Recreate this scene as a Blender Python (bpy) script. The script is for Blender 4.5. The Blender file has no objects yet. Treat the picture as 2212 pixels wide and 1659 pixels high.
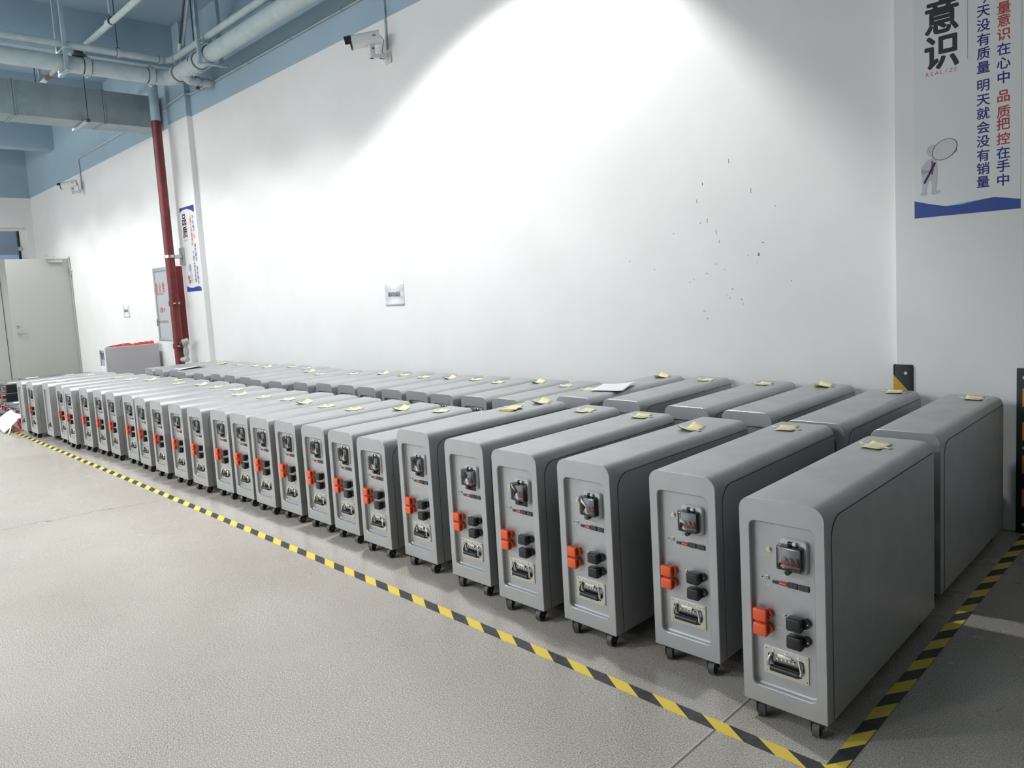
import bpy, bmesh, math, random
from mathutils import Vector, Matrix, Euler

C = bpy.context.scene.collection
SC = bpy.context.scene
PI = math.pi
R = math.radians
random.seed(7)

# ------------------------------------------------------------------ camera
F_PX = 1618.33
YAW, PITCH, ROLL = R(46.61588), R(5.51713), R(-3.54874)
CAM_H = 1.3725
fwd = Vector((-math.sin(YAW) * math.cos(PITCH), math.cos(YAW) * math.cos(PITCH), -math.sin(PITCH)))
rgt = Vector((math.cos(YAW), math.sin(YAW), 0))
upv = rgt.cross(fwd)
r2 = rgt * math.cos(ROLL) + upv * math.sin(ROLL)
u2 = -rgt * math.sin(ROLL) + upv * math.cos(ROLL)
cam_d = bpy.data.cameras.new('camera')
cam_d.sensor_width = 36.0
cam_d.lens = 36.0 * F_PX / 2212.0
cam_d.shift_x = (1106 - 1047.84) / 2212.0
cam_d.shift_y = (773.87 - 829.5) / 2212.0
cam_d.clip_start = 0.02
cam = bpy.data.objects.new('camera', cam_d)
m = Matrix(((r2.x, u2.x, -fwd.x, 0), (r2.y, u2.y, -fwd.y, 0), (r2.z, u2.z, -fwd.z, CAM_H), (0, 0, 0, 1)))
cam.matrix_world = m
C.objects.link(cam)
SC.camera = cam

# ------------------------------------------------------------------ view, world, lamps
SC.view_settings.view_transform = 'Standard'
SC.view_settings.look = 'None'
SC.view_settings.gamma = 1.0
SC.view_settings.use_curve_mapping = False
SC.view_settings.exposure = 0.0
SC.cycles.use_denoising = True
SC.cycles.max_bounces = 6
SC.cycles.diffuse_bounces = 4
SC.cycles.glossy_bounces = 3
SC.cycles.transmission_bounces = 4
SC.cycles.caustics_reflective = False
SC.cycles.caustics_refractive = False
SC.cycles.sample_clamp_indirect = 4.0

w = bpy.data.worlds.new('world')
SC.world = w
w.use_nodes = True
w.node_tree.nodes['Background'].inputs[0].default_value = (0.80, 0.88, 1.0, 1)
w.node_tree.nodes['Background'].inputs[1].default_value = 0.25


def spot(x, y, z, power, half=44, blend=0.35, rad=0.16, col=(1, 0.995, 0.985), aim=None):
    l = bpy.data.lights.new('high_bay_light', 'SPOT')
    l.energy = power
    l.spot_size = R(half * 2)
    l.spot_blend = blend
    l.shadow_soft_size = rad
    l.color = col
    o = bpy.data.objects.new('high_bay_light', l)
    o.location = (x, y, z)
    if aim is not None:
        d = Vector(aim) - Vector((x, y, z))
        o.rotation_euler = d.to_track_quat('-Z', 'Y').to_euler()
    C.objects.link(o)
    return o


def point(x, y, z, power, rad=0.25, col=(1, 0.995, 0.985)):
    l = bpy.data.lights.new('hall_light', 'POINT')
    l.energy = power
    l.shadow_soft_size = rad
    l.color = col
    o = bpy.data.objects.new('hall_light', l)
    o.location = (x, y, z)
    C.objects.link(o)
    return o


def area(x, y, z, sx, sy, power, col=(1, 1, 1), aim=None):
    l = bpy.data.lights.new('far_room_fill', 'AREA')
    l.shape = 'RECTANGLE'
    l.size, l.size_y = sx, sy
    l.energy = power
    l.color = col
    o = bpy.data.objects.new('far_room_fill', l)
    o.location = (x, y, z)
    if aim is not None:
        d = Vector(aim) - Vector((x, y, z))
        o.rotation_euler = d.to_track_quat('-Z', 'Y').to_euler()
    C.objects.link(o)
    return o


# a lamp hangs in every bay between the ceiling beams, one row over the stored
# cabinets and more rows over the open hall; the bay nearest the camera is dark
for k in range(5):
    lx = -3.87 - 3.13 * k
    spot(lx, -1.2, 4.4, 330, half=52, blend=0.5)
    point(lx, -4.5, 4.3, 215)
    point(lx, -9.0, 4.3, 200)
for j in range(9):
    spot(-3.87 - 1.565 * j, 2.75, 4.5, 320 if j == 0 else 160, half=62 if j == 0 else 51, blend=0.15 if j == 0 else 0.4, rad=0.08 if j == 0 else 0.15)  # every second spot is added between bays to fill dips in wall light

# ------------------------------------------------------------------ materials
def mat(name, col, rough=0.5, metal=0.0, spec=0.5, build=None, emit=None):
    mt = bpy.data.materials.new(name)
    mt.use_nodes = True
    nt = mt.node_tree
    b = nt.nodes['Principled BSDF']
    b.inputs['Base Color'].default_value = (*col, 1)
    b.inputs['Roughness'].default_value = rough
    b.inputs['Metallic'].default_value = metal
    b.inputs['Specular IOR Level'].default_value = spec
    if emit:
        b.inputs['Emission Color'].default_value = (*col, 1)
        b.inputs['Emission Strength'].default_value = emit
    if build:
        build(nt, b)
    return mt


def noise(nt, scale, detail=3, rough=0.5, vec=None):
    n = nt.nodes.new('ShaderNodeTexNoise')
    n.inputs['Scale'].default_value = scale
    n.inputs['Detail'].default_value = detail
    n.inputs['Roughness'].default_value = rough
    if vec is not None:
        nt.links.new(vec, n.inputs['Vector'])
    return n


def objco(nt):
    return nt.nodes.new('ShaderNodeTexCoord').outputs['Object']


def ramp(nt, fac, stops):
    r = nt.nodes.new('ShaderNodeValToRGB')
    el = r.color_ramp.elements
    el[0].position, el[0].color = stops[0][0], (*stops[0][1], 1)
    el[1].position, el[1].color = stops[-1][0], (*stops[-1][1], 1)
    for p, c in stops[1:-1]:
        e = el.new(p)
        e.color = (*c, 1)
    nt.links.new(fac, r.inputs[0])
    return r.outputs[0]


def mixc(nt, fac, a, b, mode='MIX'):
    mx = nt.nodes.new('ShaderNodeMix')
    mx.data_type = 'RGBA'
    mx.blend_type = mode
    for s, v in ((mx.inputs[0], fac), (mx.inputs[6], a), (mx.inputs[7], b)):
        if isinstance(v, (int, float)):
            s.default_value = v
        elif isinstance(v, tuple):
            s.default_value = (*v, 1)
        else:
            nt.links.new(v, s)
    return mx.outputs[2]


def math_n(nt, op, a, b=None, c=None):
    n = nt.nodes.new('ShaderNodeMath')
    n.operation = op
    for i, v in enumerate((a, b, c)):
        if v is None:
            continue
        if isinstance(v, (int, float)):
            n.inputs[i].default_value = v
        else:
            nt.links.new(v, n.inputs[i])
    return n.outputs[0]


def bump(nt, b, h, strength, dist=0.001):
    bp = nt.nodes.new('ShaderNodeBump')
    bp.inputs['Strength'].default_value = strength
    bp.inputs['Distance'].default_value = dist
    nt.links.new(h, bp.inputs['Height'])
    nt.links.new(bp.outputs[0], b.inputs['Normal'])


def b_wall(nt, b):
    v = objco(nt)
    n = noise(nt, 1.2, 4, 0.6, v)
    col = ramp(nt, n.outputs[0], [(0.3, (0.80, 0.80, 0.79)), (0.7, (0.86, 0.86, 0.855))])
    nt.links.new(col, b.inputs['Base Color'])
    n2 = noise(nt, 90, 2, 0.5, v)
    bump(nt, b, n2.outputs[0], 0.05)


def b_blue(nt, b):
    n = noise(nt, 0.9, 4, 0.6, objco(nt))
    col = ramp(nt, n.outputs[0], [(0.3, (0.32, 0.44, 0.535)), (0.7, (0.365, 0.49, 0.58))])
    nt.links.new(col, b.inputs['Base Color'])


def b_floor(nt, b):
    v = objco(nt)
    big = noise(nt, 0.7, 5, 0.62, v)
    base = ramp(nt, big.outputs[0], [(0.28, (0.43, 0.392, 0.345)), (0.5, (0.485, 0.447, 0.398)), (0.75, (0.535, 0.498, 0.45))])
    fine = noise(nt, 210, 2, 0.7, v)
    sp = ramp(nt, fine.outputs[0], [(0.30, (0.36, 0.36, 0.36)), (0.46, (0.88, 0.88, 0.88)), (0.56, (1.0, 1.0, 1.0)), (0.68, (1.7, 1.68, 1.64))])
    col = mixc(nt, 1.0, base, sp, 'MULTIPLY')
    # saw-cut joint along y near the corner and a wandering crack further out
    sep = nt.nodes.new('ShaderNodeSeparateXYZ')
    nt.links.new(v, sep.inputs[0])
    wob = noise(nt, 5.0, 3, 0.6, v)
    wv = math_n(nt, 'MULTIPLY', math_n(nt, 'SUBTRACT', wob.outputs[0], 0.5), 0.25)
    xc = math_n(nt, 'SUBTRACT', math_n(nt, 'ADD', sep.outputs[0], wv), math_n(nt, 'MULTIPLY_ADD', sep.outputs[1], 0.19, -5.79))
    crack = math_n(nt, 'LESS_THAN', math_n(nt, 'ABSOLUTE', xc), 0.006)
    fade = noise(nt, 2.3, 2, 0.5, v)
    crack = math_n(nt, 'MULTIPLY', crack, math_n(nt, 'MULTIPLY', math_n(nt, 'GREATER_THAN', fade.outputs[0], 0.44), 0.55))
    col = mixc(nt, crack, col, (0.14, 0.125, 0.10))
    j = math_n(nt, 'LESS_THAN', math_n(nt, 'ABSOLUTE', math_n(nt, 'ADD', sep.outputs[0], 1.124)), 0.0035)
    col = mixc(nt, math_n(nt, 'MULTIPLY', j, 0.8), col, (0.10, 0.09, 0.08))
    j2 = math_n(nt, 'LESS_THAN', math_n(nt, 'ABSOLUTE', math_n(nt, 'ADD', sep.outputs[0], 1.131)), 0.0035)
    col = mixc(nt, math_n(nt, 'MULTIPLY', j2, 0.5), col, (0.6, 0.58, 0.55))
    nt.links.new(col, b.inputs['Base Color'])
    rr = noise(nt, 1.6, 4, 0.6, v)
    ro = nt.nodes.new('ShaderNodeMapRange')
    ro.inputs[1].default_value, ro.inputs[2].default_value = 0.3, 0.7
    ro.inputs[3].default_value, ro.inputs[4].default_value = 0.20, 0.36
    nt.links.new(rr.outputs[0], ro.inputs[0])
    nt.links.new(ro.outputs[0], b.inputs['Roughness'])


def b_cab(nt, b):
    n = noise(nt, 7, 4, 0.65, objco(nt))
    col = ramp(nt, n.outputs[0], [(0.30, (0.45, 0.456, 0.465)), (0.55, (0.485, 0.49, 0.497)), (0.75, (0.505, 0.51, 0.516))])
    nt.links.new(col, b.inputs['Base Color'])
    r = nt.nodes.new('ShaderNodeMapRange')
    r.inputs[1].default_value, r.inputs[2].default_value = 0.3, 0.7
    r.inputs[3].default_value, r.inputs[4].default_value = 0.46, 0.38
    nt.links.new(n.outputs[0], r.inputs[0])
    nt.links.new(r.outputs[0], b.inputs['Roughness'])
    n2 = noise(nt, 900, 1, 0.5, objco(nt))
    bump(nt, b, n2.outputs[0], 0.03, 0.0003)


def b_ridge(nt, b):
    wv = nt.nodes.new('ShaderNodeTexWave')
    wv.bands_direction = 'Z'
    wv.inputs['Scale'].default_value = 95
    nt.links.new(objco(nt), wv.inputs['Vector'])
    bump(nt, b, wv.outputs[0], 0.25, 0.001)


def b_duct(nt, b):
    n = noise(nt, 3.0, 5, 0.65, objco(nt))
    col = ramp(nt, n.outputs[0], [(0.3, (0.22, 0.28, 0.30)), (0.6, (0.30, 0.37, 0.40))])
    nt.links.new(col, b.inputs['Base Color'])


def b_pipe(nt, b):
    n = noise(nt, 6.0, 4, 0.6, objco(nt))
    col = ramp(nt, n.outputs[0], [(0.4, (0.42, 0.51, 0.55)), (0.62, (0.50, 0.58, 0.61)), (0.78, (0.56, 0.52, 0.53))])
    nt.links.new(col, b.inputs['Base Color'])


def b_red(nt, b):
    n = noise(nt, 9.0, 4, 0.6, objco(nt))
    col = ramp(nt, n.outputs[0], [(0.35, (0.13, 0.018, 0.019)), (0.7, (0.20, 0.026, 0.026))])
    nt.links.new(col, b.inputs['Base Color'])


def b_clear(nt, b):
    tr = nt.nodes.new('ShaderNodeBsdfTransparent')
    tr.inputs[0].default_value = (0.93, 0.94, 0.945, 1)
    gl = nt.nodes.new('ShaderNodeBsdfGlossy')
    gl.inputs['Roughness'].default_value = 0.08
    fr = nt.nodes.new('ShaderNodeFresnel')
    fr.inputs['IOR'].default_value = 1.45
    mx = nt.nodes.new('ShaderNodeMixShader')
    nt.links.new(fr.outputs[0], mx.inputs[0])
    nt.links.new(tr.outputs[0], mx.inputs[1])
    nt.links.new(gl.outputs[0], mx.inputs[2])
    nt.links.new(mx.outputs[0], nt.nodes['Material Output'].inputs['Surface'])


def b_tapeblk(nt, b):
    n = noise(nt, 30, 5, 0.7, objco(nt))
    col = ramp(nt, n.outputs[0], [(0.45, (0.035, 0.036, 0.037)), (0.75, (0.09, 0.09, 0.088))])
    nt.links.new(col, b.inputs['Base Color'])


M = {}
M['wall'] = mat('white_wall_paint', (0.83, 0.83, 0.82), 0.65, build=b_wall)
M['blue'] = mat('blue_paint', (0.28, 0.38, 0.455), 0.7, build=b_blue)
M['floor'] = mat('polished_concrete', (0.35, 0.335, 0.30), 0.3, build=b_floor)
M['cab'] = mat('grey_metallic_coat', (0.36, 0.365, 0.37), 0.38, 0.6, 0.5, build=b_cab)
M['seam'] = mat('dark_gap', (0.03, 0.03, 0.032), 0.7)
M['black'] = mat('black_plastic', (0.014, 0.014, 0.015), 0.38)
M['rubber'] = mat('black_rubber', (0.012, 0.012, 0.014), 0.6)
M['wheelgrey'] = mat('grey_tread', (0.09, 0.09, 0.09), 0.5)
M['orange'] = mat('orange_plastic', (0.88, 0.125, 0.042), 0.42, build=b_ridge)
M['orange2'] = mat('orange_shaded', (0.42, 0.035, 0.012), 0.5)
M['white_pl'] = mat('white_plastic', (0.75, 0.76, 0.76), 0.35)
M['grey_pl'] = mat('grey_plastic', (0.42, 0.44, 0.43), 0.45)
M['clear'] = mat('smoky_clear_plastic', (0.72, 0.75, 0.77), 0.08, build=b_clear)
M['redswitch'] = mat('red_switch', (0.45, 0.03, 0.035), 0.4)
M['chrome'] = mat('chrome', (0.78, 0.77, 0.73), 0.16, 1.0)
M['chromedark'] = mat('shaded_chrome', (0.30, 0.30, 0.29), 0.25, 1.0)
M['steel'] = mat('brushed_steel', (0.62, 0.60, 0.55), 0.32, 1.0)
M['green'] = mat('green_terminal', (0.03, 0.22, 0.05), 0.45)
M['reddip'] = mat('red_dip_switch', (0.55, 0.03, 0.03), 0.45)
M['print'] = mat('white_print', (0.72, 0.73, 0.74), 0.6)
M['brass'] = mat('brass', (0.72, 0.58, 0.32), 0.3, 1.0)
M['note'] = mat('yellow_paper', (0.84, 0.77, 0.42), 0.8)
M['noteb'] = mat('bright_yellow_paper', (0.72, 0.52, 0.05), 0.8)
M['tapew'] = mat('white_tape', (0.80, 0.80, 0.79), 0.45)
M['paper'] = mat('white_paper', (0.78, 0.79, 0.83), 0.75)
M['sheet'] = mat('white_sheet', (0.85, 0.85, 0.84), 0.6)
M['tyel'] = mat('yellow_tape', (0.86, 0.64, 0.10), 0.5)
M['tblk'] = mat('black_tape', (0.04, 0.04, 0.04), 0.5, build=b_tapeblk)
M['gyel'] = mat('guard_yellow', (0.60, 0.36, 0.03), 0.5)
M['pipe'] = mat('pale_blue_pipe', (0.48, 0.56, 0.60), 0.5, build=b_pipe)
M['pipeblue'] = mat('blue_pipe', (0.33, 0.44, 0.52), 0.5)
M['red'] = mat('dark_red_paint', (0.26, 0.03, 0.03), 0.4, build=b_red)
M['redbox'] = mat('red_box_paint', (0.20, 0.014, 0.02), 0.4)
M['duct'] = mat('galvanised_duct', (0.27, 0.33, 0.36), 0.5, 0.1, build=b_duct)
M['ductund'] = mat('duct_light', (0.46, 0.53, 0.56), 0.5, 0.1)
M['frame'] = mat('hanger_blue', (0.36, 0.46, 0.53), 0.55)
M['rod'] = mat('dark_rod', (0.05, 0.06, 0.07), 0.5)
M['dark'] = mat('dark_fitting', (0.06, 0.065, 0.07), 0.45)
M['door'] = mat('pale_grey_door', (0.47, 0.48, 0.455), 0.5)
M['door2'] = mat('door_grey_lit', (0.62, 0.625, 0.59), 0.55)  # door grey lightened, the stronger light on this leaf is in the colour
M['alu'] = mat('aluminium', (0.55, 0.58, 0.60), 0.38, 0.7)
M['glassgrey'] = mat('grey_glass', (0.42, 0.46, 0.48), 0.2)
M['txtred'] = mat('red_print', (0.48, 0.05, 0.045), 0.6)
M['txtblue'] = mat('navy_print', (0.010, 0.022, 0.20), 0.6)
M['txtblack'] = mat('black_print', (0.018, 0.018, 0.022), 0.6)
M['txtgrey'] = mat('thin_grey_print', (0.33, 0.33, 0.32), 0.6)
M['poster'] = mat('poster_sheet', (0.78, 0.79, 0.78), 0.5)
M['wave'] = mat('poster_blue', (0.010, 0.055, 0.30), 0.5)
M['wave2'] = mat('poster_light_blue', (0.28, 0.55, 0.72), 0.5)
M['fig'] = mat('figure_grey', (0.56, 0.57, 0.60), 0.6)
M['fig2'] = mat('figure_shade', (0.36, 0.37, 0.40), 0.6)
M['lens'] = mat('lens_grey', (0.66, 0.66, 0.65), 0.5)
M['cabwhite'] = mat('white_enclosure', (0.72, 0.74, 0.76), 0.45)
M['cabgrey'] = mat('lilac_grey_enclosure', (0.42, 0.41, 0.435), 0.5)
M['clothred'] = mat('red_cloth', (0.62, 0.035, 0.02), 0.7)
M['modgrey'] = mat('module_grey', (0.13, 0.14, 0.15), 0.45)
M['pvred'] = mat('red_plug', (0.42, 0.02, 0.025), 0.4)
M['glass'] = mat('window_glass', (0.9, 0.95, 1.0), 0.03, build=b_clear)
M['far1'] = mat('far_blue', (0.17, 0.24, 0.32), 0.7)
M['far2'] = mat('far_pale_blue', (0.36, 0.50, 0.70), 0.7)
M['scuff'] = mat('wall_scuff', (0.22, 0.22, 0.22), 0.8)
M['camdark'] = mat('camera_front', (0.02, 0.022, 0.027), 0.25)


# ------------------------------------------------------------------ mesh helpers
class MB:
    def __init__(self):
        self.bm = bmesh.new()
        self.mats = []

    def mi(self, name):
        if name not in self.mats:
            self.mats.append(name)
        return self.mats.index(name)

    def _setm(self, faces, m):
        i = self.mi(m)
        for f in faces:
            f.material_index = i

    def box(self, x0, x1, y0, y1, z0, z1, m, bev=0.0, seg=2, mx=None):
        v = [self.bm.verts.new((x, y, z)) for x in (x0, x1) for y in (y0, y1) for z in (z0, z1)]
        idx = [(0, 1, 3, 2), (4, 6, 7, 5), (0, 4, 5, 1), (2, 3, 7, 6), (0, 2, 6, 4), (1, 5, 7, 3)]
        fs = [self.bm.faces.new([v[k] for k in q]) for q in idx]
        self._setm(fs, m)
        if bev > 0:
            es = list({e for f in fs for e in f.edges})
            rb = bmesh.ops.bevel(self.bm, geom=es, offset=bev, segments=seg, profile=0.5, affect='EDGES')
            fs = [f for f in rb['faces'] if f.is_valid]
            self._setm(fs, m)
            vs = {vv for vv in rb['verts'] if vv.is_valid} | {vv for vv in v if vv.is_valid}
        else:
            vs = set(v)
        if mx is not None:
            # a bevelled box keeps only its own island of vertices
            isl = set(vs)
            st = list(vs)
            while st:
                a = st.pop()
                for e in a.link_edges:
                    o = e.other_vert(a)
                    if o not in isl:
                        isl.add(o)
                        st.append(o)
            for a in isl:
                a.co = mx @ a.co
        return self

    def poly(self, pts, m):
        f = self.bm.faces.new([self.bm.verts.new(p) for p in pts])
        self._setm([f], m)
        return self

    def prism(self, pts, d, m, msides=None):
        """polygon pts (3-D, planar) extruded by vector d"""
        d = Vector(d)
        a = [self.bm.verts.new(p) for p in pts]
        b = [self.bm.verts.new(Vector(p) + d) for p in pts]
        fs = [self.bm.faces.new(a), self.bm.faces.new(b[::-1])]
        self._setm(fs, m)
        n = len(a)
        s = [self.bm.faces.new((a[i], b[i], b[(i + 1) % n], a[(i + 1) % n])) for i in range(n)]
        self._setm(s, msides or m)
        return self

    def cyl(self, p0, p1, r0, m, n=16, r1=None, cap=True):
        p0, p1 = Vector(p0), Vector(p1)
        r1 = r0 if r1 is None else r1
        ax = (p1 - p0).normalized()
        t = Vector((0, 0, 1)) if abs(ax.z) < 0.9 else Vector((1, 0, 0))
        u = ax.cross(t).normalized()
        v = ax.cross(u)
        A = [self.bm.verts.new(p0 + (u * math.cos(2 * PI * k / n) + v * math.sin(2 * PI * k / n)) * r0) for k in range(n)]
        B = [self.bm.verts.new(p1 + (u * math.cos(2 * PI * k / n) + v * math.sin(2 * PI * k / n)) * r1) for k in range(n)]
        fs = [self.bm.faces.new((A[k], A[(k + 1) % n], B[(k + 1) % n], B[k])) for k in range(n)]
        if cap:
            fs += [self.bm.faces.new(A[::-1]), self.bm.faces.new(B)]
        self._setm(fs, m)
        return self

    def tube(self, pts, r, m, n=8, cap=True):
        pts = [Vector(p) for p in pts]
        rings = []
        u = None
        for i, p in enumerate(pts):
            a = pts[max(i - 1, 0)]
            b = pts[min(i + 1, len(pts) - 1)]
            ax = (b - a).normalized()
            if u is None:
                t = Vector((0, 0, 1)) if abs(ax.z) < 0.9 else Vector((1, 0, 0))
                u = ax.cross(t).normalized()
            else:
                u = (u - ax * u.dot(ax)).normalized()
            v = ax.cross(u)
            rings.append([self.bm.verts.new(p + (u * math.cos(2 * PI * k / n) + v * math.sin(2 * PI * k / n)) * r) for k in range(n)])
        fs = []
        for a, b in zip(rings, rings[1:]):
            for k in range(n):
                fs.append(self.bm.faces.new((a[k], a[(k + 1) % n], b[(k + 1) % n], b[k])))
        if cap:
            fs += [self.bm.faces.new(rings[0][::-1]), self.bm.faces.new(rings[-1])]
        self._setm(fs, m)
        return self

    def strip(self, la, lb, m):
        """quads between two closed loops of verts"""
        n = len(la)
        fs = [self.bm.faces.new((la[k], la[(k + 1) % n], lb[(k + 1) % n], lb[k])) for k in range(n)]
        self._setm(fs, m)

    def loop(self, pts):
        return [self.bm.verts.new(p) for p in pts]

    def ring(self, la, lb, m):
        """flat face between an outer and an inner loop with different counts"""
        es = []
        for l in (la, lb):
            for k in range(len(l)):
                e = self.bm.edges.get((l[k], l[(k + 1) % len(l)]))
                if e is None:
                    e = self.bm.edges.new((l[k], l[(k + 1) % len(l)]))
                es.append(e)
        g = bmesh.ops.triangle_fill(self.bm, use_beauty=True, use_dissolve=False, edges=es)
        self._setm([f for f in g['geom'] if isinstance(f, bmesh.types.BMFace)], m)

    def build(self, name, parent=None, smooth=True, ang=40):
        me = bpy.data.meshes.new(name)
        bmesh.ops.recalc_face_normals(self.bm, faces=self.bm.faces)
        self.bm.to_mesh(me)
        self.bm.free()
        for k in self.mats:
            me.materials.append(M[k])
        if smooth and len(me.polygons):
            me.polygons.foreach_set('use_smooth', [True] * len(me.polygons))
            me.set_sharp_from_angle(angle=R(ang))
        o = bpy.data.objects.new(name, me)
        C.objects.link(o)
        if parent is not None:
            o.parent = parent
        return o


def rrect(x0, x1, z0, z1, rs, y=0.0, n=6, ax='xz'):
    """rounded rectangle; rs = radii at (x0,z0),(x1,z0),(x1,z1),(x0,z1), counter-clockwise"""
    pts = []
    for (cx, cz, r, a0) in ((x0 + rs[0], z0 + rs[0], rs[0], PI), (x1 - rs[1], z0 + rs[1], rs[1], 1.5 * PI), (x1 - rs[2], z1 - rs[2], rs[2], 0), (x0 + rs[3], z1 - rs[3], rs[3], 0.5 * PI)):
        if r < 1e-5:
            pts.append((cx, cz))
        else:
            for k in range(n + 1):
                a = a0 + 0.5 * PI * k / n
                pts.append((cx + r * math.cos(a), cz + r * math.sin(a)))
    if ax == 'xz':
        return [(a, y, b) for a, b in pts]
    if ax == 'yz':
        return [(y, a, b) for a, b in pts]
    return [(a, b, y) for a, b in pts]


def empty(name, loc, rz=0.0):
    o = bpy.data.objects.new(name, None)
    o.empty_display_size = 0.05
    o.location = loc
    o.rotation_euler = (0, 0, rz)
    C.objects.link(o)
    return o


def tag(o, label=None, cat=None, group=None, kind=None):
    if label:
        o['label'] = label
    if cat:
        o['category'] = cat
    if group:
        o['group'] = group
    if kind:
        o['kind'] = kind
    return o


def children(o):
    return [c for c in KIDS.get(o.name, ())]


def copy_tree(o, loc, rz):
    """a thing with its parts and their sub-parts; mesh data is shared"""
    r = o.copy()
    C.objects.link(r)
    r.location = loc
    r.rotation_euler = (0, 0, rz)
    for ch in list(o.children):
        c = ch.copy()
        C.objects.link(c)
        c.parent = r
        for g in list(ch.children):
            d = g.copy()
            C.objects.link(d)
            d.parent = c
    return r


def text_mesh(name, items, parent, mname, outline=None, clip=None):
    """items: (string, x, z, size, y, xscale) laid in the xz plane facing -y, centred on (x, z); joined in one mesh"""
    bm = bmesh.new()
    dg = None
    for (s, x, z, size, y, xs) in items:
        cu = bpy.data.curves.new('lettering', 'FONT')
        cu.body = s
        cu.size = 1.0
        cu.resolution_u = 3
        if outline:
            cu.fill_mode = 'NONE'
            cu.bevel_depth = outline / size
            cu.bevel_resolution = 0
        else:
            pass
        to = bpy.data.objects.new('lettering', cu)
        C.objects.link(to)
        dg = bpy.context.evaluated_depsgraph_get()
        me = bpy.data.meshes.new_from_object(to.evaluated_get(dg))
        if len(me.vertices):
            xsv = [v.co.x for v in me.vertices]
            ysv = [v.co.y for v in me.vertices]
            cx, cy = (min(xsv) + max(xsv)) / 2, (min(ysv) + max(ysv)) / 2
            for v in me.vertices:
                v.co = Vector((x + (v.co.x - cx) * size * xs, y - v.co.z * size * 0.2, z + (v.co.y - cy) * size))
            bold = 0.0 if outline or size < 0.03 else {'txtblack': 0.026, 'txtblue': 0.018, 'txtred': 0.018}.get(mname, 0.0) * size
            if bold and size < 0.05:
                bold *= 0.6
            nb = 8 if bold else 1
            for kb in range(nb):
                off = Vector((bold * math.cos(2 * PI * kb / nb), -0.00001 * kb, bold * math.sin(2 * PI * kb / nb)))
                for v in me.vertices:
                    v.co += off
                bm.from_mesh(me)
                for v in me.vertices:
                    v.co -= off
        bpy.data.objects.remove(to)
        bpy.data.meshes.remove(me)
        bpy.data.curves.remove(cu)
    if clip:
        for co, no in clip:
            g = bm.verts[:] + bm.edges[:] + bm.faces[:]
            bmesh.ops.bisect_plane(bm, geom=g, plane_co=co, plane_no=no, clear_outer=True)
    me = bpy.data.meshes.new(name)
    bm.to_mesh(me)
    bm.free()
    me.materials.append(M[mname])
    o = bpy.data.objects.new(name, me)
    C.objects.link(o)
    if parent is not None:
        o.parent = parent
    return o


# ------------------------------------------------------------------ the setting
YW = 4.416      # face of the long wall
YC = 4.338      # face of the columns
XE = -18.833    # face of the end wall
XR = 13.0
YF = -13.0
ZP = 3.885      # where the white paint ends and the blue begins
ZC = 5.1        # underside of the slab

b = MB()
b.box(XE - 0.3, XR + 0.2, YF - 0.2, YW + 0.25, -0.12, 0, 'floor')
tag(b.build('floor', smooth=False), kind='structure')

b = MB()
b.box(XE - 0.25, XR + 0.2, YW, YW + 0.22, 0, ZP, 'wall')
b.box(XE - 0.25, XR + 0.2, YW, YW + 0.22, ZP, ZC, 'blue')
for (x, z, wd, ht) in ((-2.545, 1.935, 0.010, 0.030), (-2.535, 1.362, 0.016, 0.010), (-2.18, 1.46, 0.020, 0.030), (-2.15, 1.53, 0.02, 0.008), (-2.36, 1.255, 0.022, 0.008),
                       (-2.40, 1.22, 0.006, 0.010), (-2.44, 1.56, 0.005, 0.03), (-2.52, 1.70, 0.006, 0.05), (-2.57, 1.69, 0.016, 0.010), (-2.46, 1.62, 0.006, 0.05), (-2.22, 1.85, 0.006, 0.05),
                       (-2.07, 1.74, 0.010, 0.012), (-2.77, 1.64, 0.007, 0.012), (-2.63, 1.33, 0.010, 0.008), (-2.66, 1.31, 0.010, 0.008), (-2.93, 1.41, 0.012, 0.010), (-2.47, 1.42, 0.02, 0.006),
                       (-2.41, 1.38, 0.008, 0.008), (-2.38, 1.20, 0.012, 0.010), (-2.30, 1.19, 0.010, 0.012), (-2.29, 1.16, 0.007, 0.012), (-2.56, 1.12, 0.030, 0.006), (-2.19, 1.41, 0.006, 0.010),
                       (-2.59, 1.83, 0.006, 0.04), (-2.25, 1.46, 0.008, 0.010), (-2.54, 1.07, 0.014, 0.010), (-1.98, 1.29, 0.008, 0.008), (-3.13, 1.48, 0.012, 0.008), (-2.36, 2.05, 0.006, 0.04)):
    b.box(x - wd * 0.3, x + wd * 0.3, YW - 0.0008, YW + 0.01, z - ht * 0.3, z + ht * 0.3, 'scuff')
tag(b.build('wall_back', smooth=False), kind='structure')

# end wall with a recessed window high in it
WY0, WY1, WZ0, WZ1 = 2.2, 4.27, 2.56, 3.245
b = MB()
b.box(XE - 0.25, XE, YF, WY0, 0, ZP, 'wall')
b.box(XE - 0.25, XE, WY1, YW, 0, ZP, 'wall')
b.box(XE - 0.25, XE, WY0, WY1, WZ1, ZP, 'wall')
b.box(XE - 0.25, XE, WY0, WY1, 0, WZ0, 'wall')
b.box(XE - 0.25, XE, YF, YW, ZP, ZC, 'blue')
tag(b.build('wall_left', smooth=False), kind='structure')

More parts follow.
